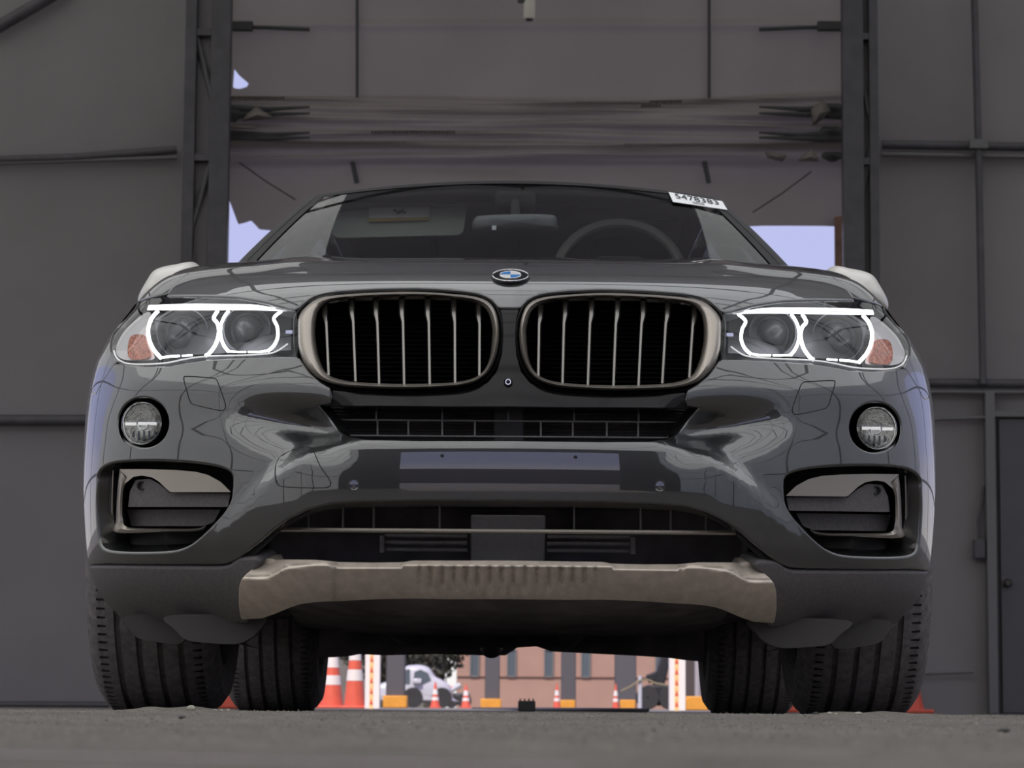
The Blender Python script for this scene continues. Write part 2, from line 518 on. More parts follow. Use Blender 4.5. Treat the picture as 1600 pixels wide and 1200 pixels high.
def gable(name, y, xl, xr, oh, m, th):
    """end wall with a doorway, as thin solid sheets"""
    mb = MB()
    zt = lambda x: EAVE + (RIDGE - EAVE) * (1 - abs(x) / TX)
    for poly in ([(-TX, 0), (xl, 0), (xl, zt(xl)), (-TX, EAVE)], [(xr, 0), (TX, 0), (TX, EAVE), (xr, zt(xr))], [(xl, oh), (xr, oh), (xr, zt(xr)), (0, RIDGE), (xl, zt(xl))]):
        mb.prism([(x, y, z) for x, z in poly], (0, th, 0))
    return tag(mb.build(name, m, smooth=False), kind='structure')
wall_b = gable('wall_back', YW, XL, XR, OPEN_H, M['wall'], .012)
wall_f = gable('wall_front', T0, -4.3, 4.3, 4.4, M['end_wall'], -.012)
for nm, x in (('wall_left', -TX), ('wall_right', TX)):
    # unseen gap in the side sheet, added for bright reflections on the car, between y = 11.5 and y = 19.6
    sheet(nm, [(x, T0, 0), (x, 11.5, 0), (x, 11.5, EAVE), (x, T0, EAVE), (x, 19.6, 4.0), (x, 11.5, 4.0), (x, 19.6, EAVE), (x, 19.6, 0), (x, T1, 0), (x, T1, EAVE)],
          [(0, 1, 2, 3), (5, 4, 6, 2), (7, 8, 9, 6)], M['tent_side'])
YR = 11.2                                             # white roof sheet up to here; grey beyond, added unseen to darken windscreen reflections
M['dark_roof'] = fabric_mat('added_dark_roof_sheet', (.42, .41, .42), .06)
zr = lambda x: EAVE + (RIDGE - EAVE) * (1 - abs(x) / TX)
XE, YE = 1.9, 14.3                                    # added grey narrows to the ridge; dimmed pale eaves brighten the windscreen edges
def roof_quads(x0, x1, ya, yb):
    return [[(s_ * x1, ya, zr(x1)), (s_ * x1, yb, zr(x1)), (s_ * x0, yb, zr(x0)), (s_ * x0, ya, zr(x0))] for s_ in (-1, 1)]
def roof(name, quads, m):
    v = [p for q in quads for p in q]
    return sheet(name, v, [tuple(range(4 * k, 4 * k + 4)) for k in range(len(quads))], m)
M['tent_far'] = fabric_mat('dimmed_tent_sheet', (.44, .46, .40), .80)  # sheet colour dimmed to weaken its reflection in the windscreen edges
roof('ceiling', roof_quads(0, TX, T0, YR), M['tent'])
roof('ceiling_eaves', roof_quads(XE, TX, YE, T1), M['tent_far'])
roof('ceiling_dark_added', roof_quads(0, TX, YR, YE) + roof_quads(0, XE, YE, T1), M['dark_roof'])
# tent frame: hoops every four metres and long purlins
frame = empty('tent_frame', 'dark tubular hoops and purlins carrying the white tent roof', 'frame')
for y in np.arange(T0 + .15, T1 - .5, 3.4):
    r = .055
    p = [(-TX + .1, y, 0), (-TX + .1, y, EAVE), (0, y, RIDGE - .12), (TX - .1, y, EAVE), (TX - .1, y, 0)]
    MB().tube(p[:3], r, 8).tube(p[2:], r, 8).build('hoop', M['frame_dark'], frame)
    MB().tube([(-TX + .1, y, EAVE - .35), (TX - .1, y, EAVE - .35)], .04, 8).build('tie_bar', M['frame_dark'], frame)
for s_ in (-1, 1):
    for z in (1.4, 3.3):
        MB().tube([(s_ * (TX - .12), T0, z), (s_ * (TX - .12), T1 - .2, z)], .04, 8).build('purlin', M['frame_dark'], frame)
    for t in (.3, .65):
        MB().tube([(s_ * TX * (1 - t), T0, EAVE + (RIDGE - EAVE) * t - .08), (s_ * TX * (1 - t), T1 - .2, EAVE + (RIDGE - EAVE) * t - .08)], .04, 8).build('purlin', M['frame_dark'], frame)
for x in (-6.2, 6.2, -4.4, 4.4):
    MB().tube([(x, T0 + .1, 0), (x, T0 + .1, EAVE + .4)], .05, 8).build('gable_post', M['frame_dark'], frame)
for z in (1.9, 4.3):
    for s_ in (-1, 1):
        MB().tube([(s_ * 4.4, T0 + .1, z), (s_ * TX, T0 + .1, z)], .04, 8).build('gable_rail', M['frame_dark'], frame)

# ---- doorway trusses
YT = YW - .58
def truss(name, label, x0, x1, w):
    """two chords with zig-zag lacing, from the floor up"""
    a, b = at(x0, 700, YT)[0], at(x1, 700, YT)[0]
    t = empty(name, label, 'post', loc=(0, 0, 0))
    H = 5.6
    for x, wd in ((a, w[0]), (b, w[1])):
        MB().box((x, YT, H / 2), (wd, .10, H)).build('chord', M['steel'], t, bevel=.008)
    z, k = .1, 0
    mb = MB()
    while z < H - .9:
        z2 = z + .85
        p, q = ((a, YT + .02, z), (b, YT + .02, z2)) if k % 2 == 0 else ((b, YT + .02, z), (a, YT + .02, z2))
        MB().tube([p, q], .022, 8).build('lacing', M['steel_lt'], t)
        z, k = z2, k + 1
    MB().box(((a + b) / 2, YT + .06, H / 2), (abs(b - a), .015, H)).build('backing_sheet', M['wall'], t)
    for zz in (at(0, 245, YT)[2], at(0, 50, YT)[2]):
        MB().box(((a + b) / 2, YT, zz), (abs(b - a), .08, .05)).build('batten', M['steel'], t)
    return t
truss('truss_post', 'grey laced steel doorway post beside the torn curtain end with the sky gap', 286, 334, (.09, .15))
truss('truss_post', 'grey laced steel doorway post beside the brown jamb board', 1336, 1369, (.16, .07))
bj = MB().box(((at(1303, 380, YW)[0] + at(1322, 380, YW)[0]) / 2, YW - .05, 1.9), (size(19, YW), .06, 3.8)).build('jamb_board', M['wood'], bevel=.005)
tag(bj, 'brown board standing at the doorway edge next to the laced post', 'board')

# ---- tubes on the back wall
def wtube(name, label, p, r, m=None, cat='rail', off=.10, seg=10):
    P = np.array([at(x, y, YW - off) for x, y in p])
    return tag(MB().tube(P, r, seg).build(name, m or M['steel']), label, cat)
wtube('wall_rail', 'upper dark wall tube rising gently towards the laced post with the torn curtain', [(-40, 251), (120, 246), (276, 234)], .032)
wtube('wall_rail', 'thin tube just under the upper tube of that wall', [(-40, 256), (276, 246)], .02, M['steel_lt'])
wtube('wall_rail', 'long dark wall rail at headlamp height beside the car', [(-40, 657), (210, 657)], .045)
wtube('wall_rail', 'slanting tube in the top corner of the wall', [(-20, 52), (60, 6), (110, -24)], .05)
wtube('wall_rail', 'upper dark wall tube across the panel above the grey door', [(1378, 226), (1640, 230)], .035)
wtube('wall_rail', 'pale wall tube just below the upper dark tube above the grey door', [(1378, 241), (1640, 245)], .022, M['steel_lt'])
wtube('wall_rail', 'dark wall rail just above the grey door', [(1420, 598), (1640, 600)], .035)
wtube('wall_rail', 'thin pale rail under the dark rail over the grey door', [(1420, 612), (1640, 613)], .02, M['steel_lt'])
wtube('wall_stud', 'upright tube crossing both upper wall rails over the grey door', [(1522, -20), (1529, 240), (1536, 600)], .028, cat='tube', off=.16)
MB_ = MB().box(at(1529, 225, YW - .2), (.14, .05, .07)).build('tube_clamp', M['steel_lt'])
tag(MB_, 'small grey clamp where upright tube crosses the upper rail', 'clamp')
wtube('ledge_rail', 'low dark skirting rail along the wall beside the car', [(-40, 1101), (170, 1102)], .03)
wtube('wall_seam', 'thin horizontal seam rail low on the wall near the grey door', [(1440, 1053), (1520, 1050)], .012, M['steel_lt'])
wtube('wall_seam', 'thin horizontal lath on the wall under the dark rail', [(1455, 655), (1545, 652)], .018, M['steel_lt'])

# ---- grey door in the wall
dx0, dx1 = at(1561, 900, YW)[0], at(1690, 900, YW)[0]
dz = at(1561, 655, YW)[2]
dr = MB().box(((dx0 + dx1) / 2, YW - .05, dz / 2), (dx1 - dx0, .05, dz - .01)).build('door_1', M['door_grey'], bevel=.006)
tag(dr, kind='structure')
fr = MB()
fx = at(1546, 900, YW)[0]
fr.box((fx, YW - .08, at(0, 605, YW)[2] / 2), (.075, .10, at(0, 605, YW)[2]))
fr.box(((fx + dx1) / 2, YW - .08, dz + .03), (dx1 - fx, .08, .05))
fr.build('door_frame', M['steel_lt'], dr, bevel=.006)
kp = at(1573, 911, YW - .09)
MB().lathe([(.0005, -.075), (.022, -.075), (.031, -.06), (.028, -.045), (.012, -.04), (.012, -.01), (.034, -.008), (.034, .02)], kp, 'Y', 20).build('door_knob', mat('worn_brass', (.09, .08, .07), rough=.35, metal=1), dr)
jb = MB().box(at(1530, 858, YW - .08), (size(18, YW), .07, size(30, YW))).build('junction_box', M['steel'], bevel=.008)
tag(jb, 'small grey electrical box beside the door frame', 'box')
cdp = np.array([at(x, y, YW - .08) for x, y in ((1530, 842), (1529, 815), (1534, 790), (1537, 760))])
MB().tube(cdp, .012, 8).build('conduit', M['steel'], jb)

# ---- rolled and torn curtain in the top of the doorway
FY = [163, 177, 190, 203, 217, 232, 246]
def curtain_disp(x, y):
    d = np.zeros_like(x)
    e = np.clip(np.abs(x - 836) / 486, 0, 1) ** 3
    for i, fy in enumerate(FY):
        yc = fy + 3.5 * np.sin(x / (120 + 17 * i) + i * 1.9) + (fy - 205) * .18 * e
        wv = 5.2 + 1.5 * np.sin(x / 90 + i)
        A = .06 + .04 * np.sin(x / 140 + 2.3 * i) + .10 * (i == 5) + .08 * (i == 0) * .5
        t = (y - yc) / wv
        d -= A * np.exp(-np.abs(t) ** 2.2)
    d -= .10 * smooth01((y - 150) / 30) * (1 - smooth01((y - 252) / 10))
    d -= .03 * np.exp(-((y - 40) / 7) ** 2) + .015 * np.sin(x / 37 + y / 60) * .6
    d += .02 * np.sin(x / 61 - y / 45) * smooth01((y - 255) / 20) + .05 * np.sin(x / 160) * smooth01((y - 255) / 30)
    return d
def curtain_lift(U):
    def pt(U):
        P = ats(U, np.full(len(U), YW - .08))
        P[:, 1] += curtain_disp(U[:, 0], U[:, 1])
        return P
    P = pt(U); h = .8
    a = pt(U + [[h, 0]]) - pt(U - [[h, 0]]); b = pt(U + [[0, h]]) - pt(U - [[0, h]])
    n = np.cross(a, b); n /= np.linalg.norm(n, axis=1)[:, None]
    n *= np.where(n[:, 1] > 0, -1, 1)[:, None]
    return P, n
cpoly = [(352, -150), (1322, -150), (1322, 352), (1290, 351), (1190, 352), (1100, 356), (900, 358), (700, 360), (520, 362), (440, 361), (405, 358), (398, 350), (392, 344), (384, 347), (372, 350), (363, 326), (353, 299), (352, 240), (354, 190), (353, 140), (352, 60)]
chole = [(366, 108), (374, 118), (389, 131), (385, 136), (374, 139), (364, 137)]
curtain = panel('door_curtain', curtain_lift, np.array(cpoly, float), [np.array(chole, float)], step=4.5, bstep=3.5, m=M['curtain'], roll=.004, depth=.004, lips=False)
tag(curtain, 'bunched grey-brown fabric door curtain rolled up over the doorway', 'curtain')
for x in (558, 1108):
    MB().tube(np.array([at(x, y, YW - .12) for y in (-60, 40, 158)]), .012, 6).build('curtain_strap', M['frame_dark'], curtain)
    MB().tube(np.array([at(x - 8 + k * 2.5, 250 + k * 12, YW - .14) for k in range(4)]), .018, 6).build('strap_buckle', M['frame_dark'], curtain)
for (xa, xb) in ((352, 484), (1320, 1186)):
    MB().tube(np.array([at(xa, 42, YW - .16), at((xa + xb) / 2, 43, YW - .16), at(xb, 46, YW - .15)]), .016, 8).build('rod_and_fold_shade', M['frame_dark'], curtain)
    MB().box(at(xa + (24 if xb > xa else -24), 41, YW - .17), (.19, .06, .075)).build('rod_clamp', M['frame_dark'], curtain, bevel=.01)
    for y in (170, 180, 210, 218):  # dark tapered tubes standing for shade deep in the folds
        MB().tube(np.array([at(xa + (6 if xb > xa else -6), y, YW - .34), at((xa + xb) / 2, y + 2 * math.sin(y), YW - .36), at(xb, y - 3, YW - .33)]), [.035, .02, .008], 8).build('rod_and_fold_shade', M['frame_dark'], curtain)

for (p, q) in (((374, 254), (462, 312)), ((1268, 268), (1176, 332))):
    MB().tube(np.array([at(*p, YW - .30), at((p[0] + q[0]) / 2, (p[1] + q[1]) / 2 + 2, YW - .26), at(*q, YW - .22)]), .006, 6).build('guy_cord', M['frame_dark'], curtain)
for fl in ([(1268, 172), (1286, 155), (1297, 173), (1284, 186), (1270, 197)], [(1246, 252), (1268, 232), (1276, 243), (1279, 252)], [(376, 190), (388, 178), (400, 167), (414, 176), (430, 185)],
           [(1195, 236), (1230, 243), (1222, 252), (1200, 247)], [(356, 196), (400, 197), (398, 202), (357, 201)]):
    n_ = len(fl)
    mid_ = np.mean(fl, 0)
    fv_ = [at(x, y, YW - .42) for x, y in fl] + [at(mid_[0], mid_[1], YW - .50)]
    fo_ = MB().add(fv_, [(i, (i + 1) % n_, n_) for i in range(n_)]).build('torn_flap', M['curtain'], curtain, angle=60)
    so_ = fo_.modifiers.new('thickness', 'SOLIDIFY'); so_.thickness = .006
for (x0, y0, x1, y1) in ((353, 166, 378, 190), (1288, 160, 1318, 178), (1280, 196, 1318, 214), (1283, 236, 1318, 252)):  # dark patches put in for the shaded pockets of the folds
    c_ = at((x0 + x1) / 2, (y0 + y1) / 2, YW - .36)
    w_, h_ = size(x1 - x0, YW) / 2, size(y1 - y0, YW) / 2
    MB().rows([[c_ + np.array([w_ * r_ * math.cos(a), -.05 * (1 - r_), h_ * r_ * math.sin(a) * (1 + .2 * math.sin(3 * a))]) for a in np.linspace(0, 2 * PI, 20, endpoint=False)] for r_ in (1, .9, .6, .02)], closed=True).build('fold_shade', M['frame_dark'], curtain)

# ---- security camera hanging from a tie bar
pc0 = at(827, 30, 17.2)
sc = MB().lathe([(.0005, 0), (.030, 0), (.037, .012), (.037, .16), (.03, .17), (.0005, .17)], pc0, 'Z', 24).build('security_camera', mat('camera_white', (.55, .53, .45), rough=.5))
tag(sc, 'white cylindrical security camera hanging above the car roof', 'camera')
MB().lathe([(.0005, -.012), (.022, -.010), (.028, .004)], pc0, 'Z', 20).build('lens_cap', M['black'], sc)
MB().tube([pc0 + [0, 0, .16], pc0 + [0, 0, RIDGE - pc0[2] - .1]], .018, 8).build('hanger', M['frame_dark'], sc)
MB().box(pc0 + np.array([-.05, .0, .16]), (.05, .05, .1)).build('mount_bracket', M['frame_dark'], sc)
# =================================================================== CAR
# front surface of the car: plan curve r -> depth, centre profile z -> y, half width W(z)
Y0 = 5.55
PP, QQ = 2.3, 2.2
prof_z = [.12, .17, .21, .25, .30, .36, .43, .50, .56, .62, .70, .78, .83, .8805, .92, .947, .982, 1.012, 1.048, 1.0905, 1.131, 1.169, 1.22]
prof_y = [.30, .18, .11, .065, .033, .013, .003, .0, .004, .015, .033, .060, .086, .130, .190, .250, .350, .500, .70, .95, 1.20, 1.45, 1.85]
prof = hermite(prof_z, prof_y)
Wf = hermite([.10, .17, .21, .24, .275, .345, .41, .516, .62, .70, .78, .83, .895, .945, .99, 1.044, 1.09, 1.13, 1.22],
             [.84, .875, .905, .925, .942, .955, .958, .960, .959, .956, .946, .927, .883, .850, .812, .792, .775, .76, .73])
Lf = hermite([0, .40, .80, .90, 1.0, 1.06, 1.2], [.66, .66, .66, .60, .36, .25, .22])

def depf(r):
    return 1 - np.power(np.clip(1 - np.power(np.clip(np.abs(r), 0, 1), PP), 0, 1), 1 / QQ)

_t = np.linspace(0, 1, 4000)
_r = 1 - (1 - _t) ** 2.4
_d = depf(_r)
_s = np.concatenate([[0], np.cumsum(np.hypot(np.diff(_r) * .96, np.diff(_d) * .66))])
S_END = _s[-1]
def r_of_s(s): return np.interp(np.abs(s), _s, _r)
def s_of_r(r): return np.interp(np.clip(np.abs(r), 0, 1), _r, _s)
def s_of_dep(d): return np.interp(d, _d, _s)

_z = np.linspace(.12, 1.21, 2500)
_v = np.concatenate([[0], np.cumsum(np.hypot(np.diff(_z), np.diff(prof(_z))))])
def z_of_v(v): return np.interp(v, _v, _z)
def v_of_z(z): return np.interp(z, _z, _v)

# crest line of the lower lip (height over half width), set from the photograph
crest = hermite([0, .10, .20, .28, .335, .38, .42, .46, .50, .55, .60, .68], [.545, .545, .545, .543, .538, .527, .508, .480, .447, .405, .360, .29])
def feat(X, Z):
    a = np.abs(X)
    zc = crest(a)
    sl = (crest(a + .005) - crest(a - .005)) / .01
    sd = (zc - Z) / np.sqrt(1 + sl * sl)              # > 0 below the crest
    A = .042 * (1 - smooth01((a - .40) / .26))
    up = smooth01((sd + .045) / .045)                 # quick step at the ledge
    keep = 1 - smooth01((Z - .50) / .30)              # fades to the hood above
    d = -A * up * np.where(sd > 0, 1, 1) + .0 * keep
    # shallow valley that runs from the upper intake corner outwards
    d = d + .058 * np.exp(-((Z - (.590 + .16 * (a - .40))) / .042) ** 2) * smooth01((a - .30) / .09) * (1 - smooth01((a - .395) / .21))
    # brow: shoulder under the lamps leans out a little
    d = d - .012 * np.exp(-((Z - .685) / .05) ** 2) * smooth01((a - .45) / .2) * (1 - smooth01((a - .80) / .1))
    # raised spines of the bonnet
    d = d - .05 * np.exp(-((a - .47) / .07) ** 2) * smooth01((Z - .95) / .10)
    return d

def D(X, Z):
    r = np.abs(X) / Wf(Z)
    return Y0 + prof(Z) + Lf(Z) * depf(r) + feat(X, Z) + np.where(r > 1, (r - 1) * 40, 0)

def hit(px, off=0.0, ymax=7.4):
    """first point along each pixel's ray on the front surface moved back by off"""
    d = rays(px)
    ys = np.linspace(5.2, ymax, 260)
    P = CAM + d[:, None, :] * ys[None, :, None]
    g = P[..., 1] - D(P[..., 0], P[..., 2]) - off
    ok = g > 0
    i = np.where(ok.any(1), np.argmax(ok, 1), np.argmax(g, 1))
    a, b = ys[np.maximum(i - 1, 0)], ys[i].copy()
    for _ in range(26):
        c = .5 * (a + b); p = CAM + d * c[:, None]
        w = p[:, 1] - D(p[:, 0], p[:, 2]) - off > 0
        b = np.where(w, c, b); a = np.where(w, a, c)
    return CAM + d * b[:, None]

def to_sv(P):
    return np.stack([np.sign(P[:, 0]) * s_of_r(np.abs(P[:, 0]) / Wf(P[:, 2])), v_of_z(P[:, 2])], 1)

def sv_point(U, off=0.0):
    s, v = U[:, 0], U[:, 1]
    z = z_of_v(v); r = r_of_s(s)
    X = np.sign(s) * r * Wf(z)
    Y = Y0 + prof(z) + Lf(z) * depf(r) + feat(X, z) + off
    return np.stack([X, Y, z], 1)

def make_lift(off=0.0, extra=None, h=.003):
    def pt(U):
        p = sv_point(U, off)
        if extra is not None: p[:, 1] += extra(p[:, 0], p[:, 2])
        return p
    def lift(U):
        p = pt(U)
        U1, U2 = U.copy(), U.copy(); U1[:, 0] -= h; U2[:, 0] += h
        du = pt(U2) - pt(U1)
        U1, U2 = U.copy(), U.copy(); U1[:, 1] -= h; U2[:, 1] += h
        dv = pt(U2) - pt(U1)
        n = np.cross(du, dv)
        n /= np.linalg.norm(n, axis=1)[:, None] + 1e-12
        n *= np.where(np.sum(n * np.array([0, -1, .3]), axis=1) < -0.2, -1, 1)[:, None]
        return p, n
    return lift

def mir(p):
    q = np.array(p, float).copy(); q[:, 0] *= -1
    return q

def sv(px, off=0.0):
    return to_sv(hit(px, off))

def both(px_left, closed_center=True):
    """open left chain (from outside to centre) -> full chain left to right"""
    a = sv(px_left)
    a[:, 0] = -np.abs(a[:, 0])
    return np.concatenate([a, mir(a)[::-1]])

car = empty('car', 'glossy black SUV facing the viewer with lit headlights and two silver kidney grilles', 'car', loc=(0, 0, 0))

# ---- pixel outlines of the left half (as seen in the photograph)
PX_KID_OUT = [(465, 520), (466, 497), (475, 482), (495, 467), (527, 461), (590, 457), (652, 456), (702, 459), (745, 464), (767, 475), (777, 495), (780, 520), (777, 550), (767, 575), (752, 592), (727, 602), (690, 606), (640, 608), (590, 607), (540, 604), (505, 595), (485, 580), (472, 562), (466, 542)]
PX_KID_IN = [(492, 520), (494, 497), (502, 480), (527, 469), (590, 464), (665, 463), (715, 467), (747, 474), (762, 487), (769, 510), (769, 530), (765, 560), (755, 580), (737, 592), (702, 598), (640, 600), (590, 599), (540, 595), (512, 585), (500, 565), (494, 542)]
PX_LAMP = [(175, 532), (185, 512), (202, 490), (217, 473), (245, 465), (295, 464), (370, 467), (415, 475), (440, 481), (463, 487), (463, 557), (420, 558), (370, 559), (320, 562), (282, 567), (260, 572), (220, 572), (187, 566), (176, 552)]
PX_INTAKE = [(150, 755), (151, 740), (160, 727), (180, 719), (220, 716), (275, 717), (325, 722), (355, 730), (365, 740), (367, 755), (364, 780), (352, 802), (335, 822), (315, 842), (295, 857), (270, 865), (225, 867), (187, 866), (165, 862), (155, 852), (151, 830), (149, 792)]
PX_FOG = [(224 + 42 * math.cos(a), 660 + 43 * math.sin(a)) for a in np.linspace(0, 2 * PI, 32, endpoint=False)]

# ---- arch edge of the front wheel opening in (s, v)
WHEEL_F, WHEEL_R = 6.46, 9.393
ARCH = .445
def arch_y(z, yc=WHEEL_F, zc=.385, R=ARCH, front=True):
    q = np.sqrt(np.maximum(R * R - (z - zc) ** 2, 0))
    return yc - q if front else yc + q
def side_sv(Y, z):
    d = np.clip((Y - Y0 - prof(z)) / Lf(z), 0, 1)
    return s_of_dep(d), v_of_z(z)

# ---- bumper cover
ang = np.linspace(.29, .725, 24)
edge_s, edge_v = side_sv(arch_y(ang), ang)
edge = np.stack([-edge_s, edge_v], 1)                          # left side, bottom to top
SHUT = sv([(150, 617), (165, 590), (178, 571)])
top_l = np.concatenate([sv([(188, 570), (222, 575), (262, 575), (284, 570), (321, 565), (371, 562), (421, 561), (464, 560)]),
                        sv([(470, 568), (482, 584), (500, 599), (514, 607), (515, 627), (491, 632), (500, 643), (512, 658), (528, 675), (545, 684), (575, 688), (650, 690), (720, 690), (780, 690)])])
bot_l = sv([(780, 779), (720, 779), (650, 779), (600, 780), (550, 781), (515, 784), (480, 793), (450, 807), (425, 825), (402, 845), (382, 861), (366, 872), (350, 878), (325, 879), (275, 879), (225, 879), (185, 878), (165, 877)])
left = np.concatenate([bot_l, edge[edge[:, 1] > bot_l[-1, 1]], SHUT, top_l])
left = left[left[:, 0] < -.0]
outer = np.concatenate([left, mir(left)[::-1]])
fog_l, int_l = sv(PX_FOG), sv(catmull(PX_INTAKE, 3))
bumper = panel('bumper_cover', make_lift(), outer, [fog_l, mir(fog_l), int_l, mir(int_l)], step=.016, bstep=.007, m=M['paint'], parent=car, roll=.006, depth=.02, hole_depth=.06)
bumper['label'] = 'glossy black painted bumper'

# ---- bonnet
hood_front = [(263, 460), (295, 460), (370, 462), (418, 470), (452, 480), (462, 481), (470, 473), (490, 461), (525, 453), (590, 449), (652, 448), (705, 450), (750, 456), (771, 466), (781, 478)]
hf = sv(hood_front)
v_back = v_of_z(1.178)
s_back = s_of_r(.95)
nb = 14
side_l = np.stack([-(np.linspace(s_back, -hf[0, 0], nb)), np.linspace(v_back, hf[0, 1], nb)], 1)[:-1]
hl = np.concatenate([[[-.02, v_back]], side_l, hf])
hood_outer = np.concatenate([hl, mir(hl)[::-1]])
hood = panel('bonnet', make_lift(), hood_outer, [], step=.02, bstep=.008, m=M['paint'], parent=car, roll=.006, depth=.02)

# ---- fenders: around the lamp, over the wheel arch, down behind it
def side_x(Y, z):
    d = np.clip((Y - Y0 - prof(z)) / Lf(z), 0, 1)
    r = np.interp(d, _d, _r)
    x = Wf(z) * r
    fl = .003 * np.exp(-((np.hypot(Y - WHEEL_F, z - .385) - .47) / .05) ** 2) * (Y > 6.1)
    fr = .018 * np.exp(-((np.hypot(Y - WHEEL_R, z - .385) - .47) / .06) ** 2)
    waist = -.035 * np.exp(-((Y - 7.9) / .75) ** 2) * np.exp(-((z - .55) / .28) ** 2)
    t = np.clip((Y - 9.75) / .72, 0, 1)
    tail = 1 - .22 * t ** 2.2
    return (x + (fl + fr) * smooth01((Y - 6.15) / .2) + waist) * tail

def side_lift(sgn):
    def pt(U):
        return np.stack([sgn * side_x(U[:, 0], U[:, 1]), U[:, 0], U[:, 1]], 1)
    def lift(U):
        h = .004
        p = pt(U); e = np.array([[h, 0]]); g = np.array([[0, h]])
        n = np.cross(pt(U + e) - pt(U - e), pt(U + g) - pt(U - g))
        n /= np.linalg.norm(n, axis=1)[:, None] + 1e-12
        n *= np.where(n[:, 0] * sgn < 0, -1, 1)[:, None]
        return p, n
    return lift

def y_end(z): return Y0 + prof(z) + Lf(z)
za = np.linspace(.735, .80, 6)
za = za[arch_y(za) < y_end(za) - .005]
as_, av_ = side_sv(arch_y(za), za)
zs = np.linspace(.80, 1.13, 14)
endc = np.stack([-np.full(len(zs), S_END - 1e-4), v_of_z(zs)], 1)
lamp_edge = sv([(262, 457), (244, 461), (216, 469), (199, 488), (182, 510), (172, 532), (173, 553), (180, 566)])
i_h = [k for k in range(len(side_l)) if side_l[k, 1] < v_of_z(1.13)]
hood_edge = side_l[i_h] + np.array([-.007, 0])
fa = np.concatenate([np.stack([-as_, av_], 1), endc, hood_edge, lamp_edge, SHUT[::-1] + np.array([0, .006])])
zb = np.linspace(.79, 1.13, 14)
arc = [(WHEEL_F + ARCH * math.cos(a), .385 + ARCH * math.sin(a)) for a in np.linspace(math.radians(118), math.radians(-12), 30)]
fb = np.concatenate([np.stack([y_end(zb) + .0005, zb], 1)[::-1], arc, [(7.04, .29), (7.06, .6), (7.06, 1.13)]])
for sg in (-1, 1):
    U = fa.copy(); U[:, 0] *= -sg
    f1 = panel('fender', make_lift(), U, [], step=.016, bstep=.007, m=M['paint'], parent=car, roll=.004, depth=.012)
    f2 = panel('fender_side', side_lift(sg), fb, [], step=.03, bstep=.012, m=M['paint'], parent=f1, roll=.004, depth=.012)
# ---- body sides behind the front fenders
def arcr(yc, a0, a1, n=30, R=.47):
    return [(yc + R * math.cos(a), .385 + R * math.sin(a)) for a in np.linspace(math.radians(a0), math.radians(a1), n)]
for sg in (-1, 1):
    for nm, poly in (('front_door', [(7.07, .30), (8.02, .30), (8.05, .7), (8.05, 1.16), (7.07, 1.13)]),
                     ('rear_door', [(8.06, .30), (8.75, .30)] + [(8.93, .48)] + [(8.97, .62), (9.06, .76), (9.06, 1.19), (8.06, 1.16)]),
                     ('rear_quarter', [(8.77, .30)] + arcr(WHEEL_R, 190, -10)[0:] + [(10.1, .32), (10.38, .45), (10.45, .8), (10.42, 1.12), (10.2, 1.2), (9.07, 1.19), (9.07, .75)])):
        if nm == 'rear_quarter':
            a_ = arcr(WHEEL_R, 128, -10)
            poly = [(9.07, 1.19), (9.07, .77)] + a_ + [(10.1, .32), (10.38, .45), (10.45, .8), (10.42, 1.12), (10.2, 1.2)]
        if nm == 'rear_door':
            poly = [(8.06, .30), (8.88, .30)] + [(WHEEL_R + .47 * math.cos(a), .385 + .47 * math.sin(a)) for a in np.linspace(math.radians(188), math.radians(131), 10)] + [(9.06, .80), (9.06, 1.19), (8.06, 1.16)]
        dpan = panel(nm, side_lift(sg), np.array(poly), [], step=.05, bstep=.02, m=M['paint'], parent=car, roll=.004, depth=.01)
        if nm != 'rear_quarter':
            hy = 7.85 if nm == 'front_door' else 8.9
            MB().box((sg * (side_x(np.array(hy), np.array(.93)) + .015), hy, .93), (.03, .20, .03)).build('door_handle', M['paint'], dpan, bevel=.008)
    sill = MB(); ys = np.linspace(7.0, 8.9, 10)
    sill.rows([[(sg * (side_x(np.array(y), np.array(.32)) + .004), y, .31) for y in ys], [(sg * (side_x(np.array(y), np.array(.30)) + .012), y, .25) for y in ys], [(sg * .80, y, .20) for y in ys]])
    sill.build('sill_cladding', M['clad'], car)
tail = MB()
rows_ = []
for z in np.linspace(.30, 1.2, 10):
    xw = float(side_x(np.array(10.38), np.array(z)))
    rows_.append([(u * xw, 10.36 + .16 * (1 - u * u) - .25 * max(0, z - .95) + .0, z) for u in np.linspace(-1, 1, 13)])
tail.rows(rows_)
tail.build('tailgate', M['paint'], car)

# ---- black gloss strip between and under the kidneys
br_l = sv([(783, 482), (786, 496), (787, 520), (785, 552), (777, 580), (762, 598), (735, 609), (690, 614), (640, 616), (590, 615), (545, 612), (517, 610), (517, 627), (500, 632), (560, 633), (700, 634), (790, 634)])
br = np.concatenate([br_l[br_l[:, 0] < 0], mir(br_l[br_l[:, 0] < 0])[::-1]])
bridge = panel('grille_bridge', make_lift(.006), br, [], step=.012, bstep=.005, m=M['gloss_black'], parent=car, roll=.003, depth=.03)
pc = hit([(794, 597)])[0]
MB().lathe([(.0001, -.004), (.006, -.004), (.009, .002)], pc + np.array([0, -.001, 0]), 'Y', 20).build('camera_ring', M['chrome'], bridge)
MB().lathe([(.0001, -.006), (.004, -.005), (.0045, .0)], pc + np.array([0, -.002, 0]), 'Y', 16).build('camera_lens', M['gloss_black'], bridge)

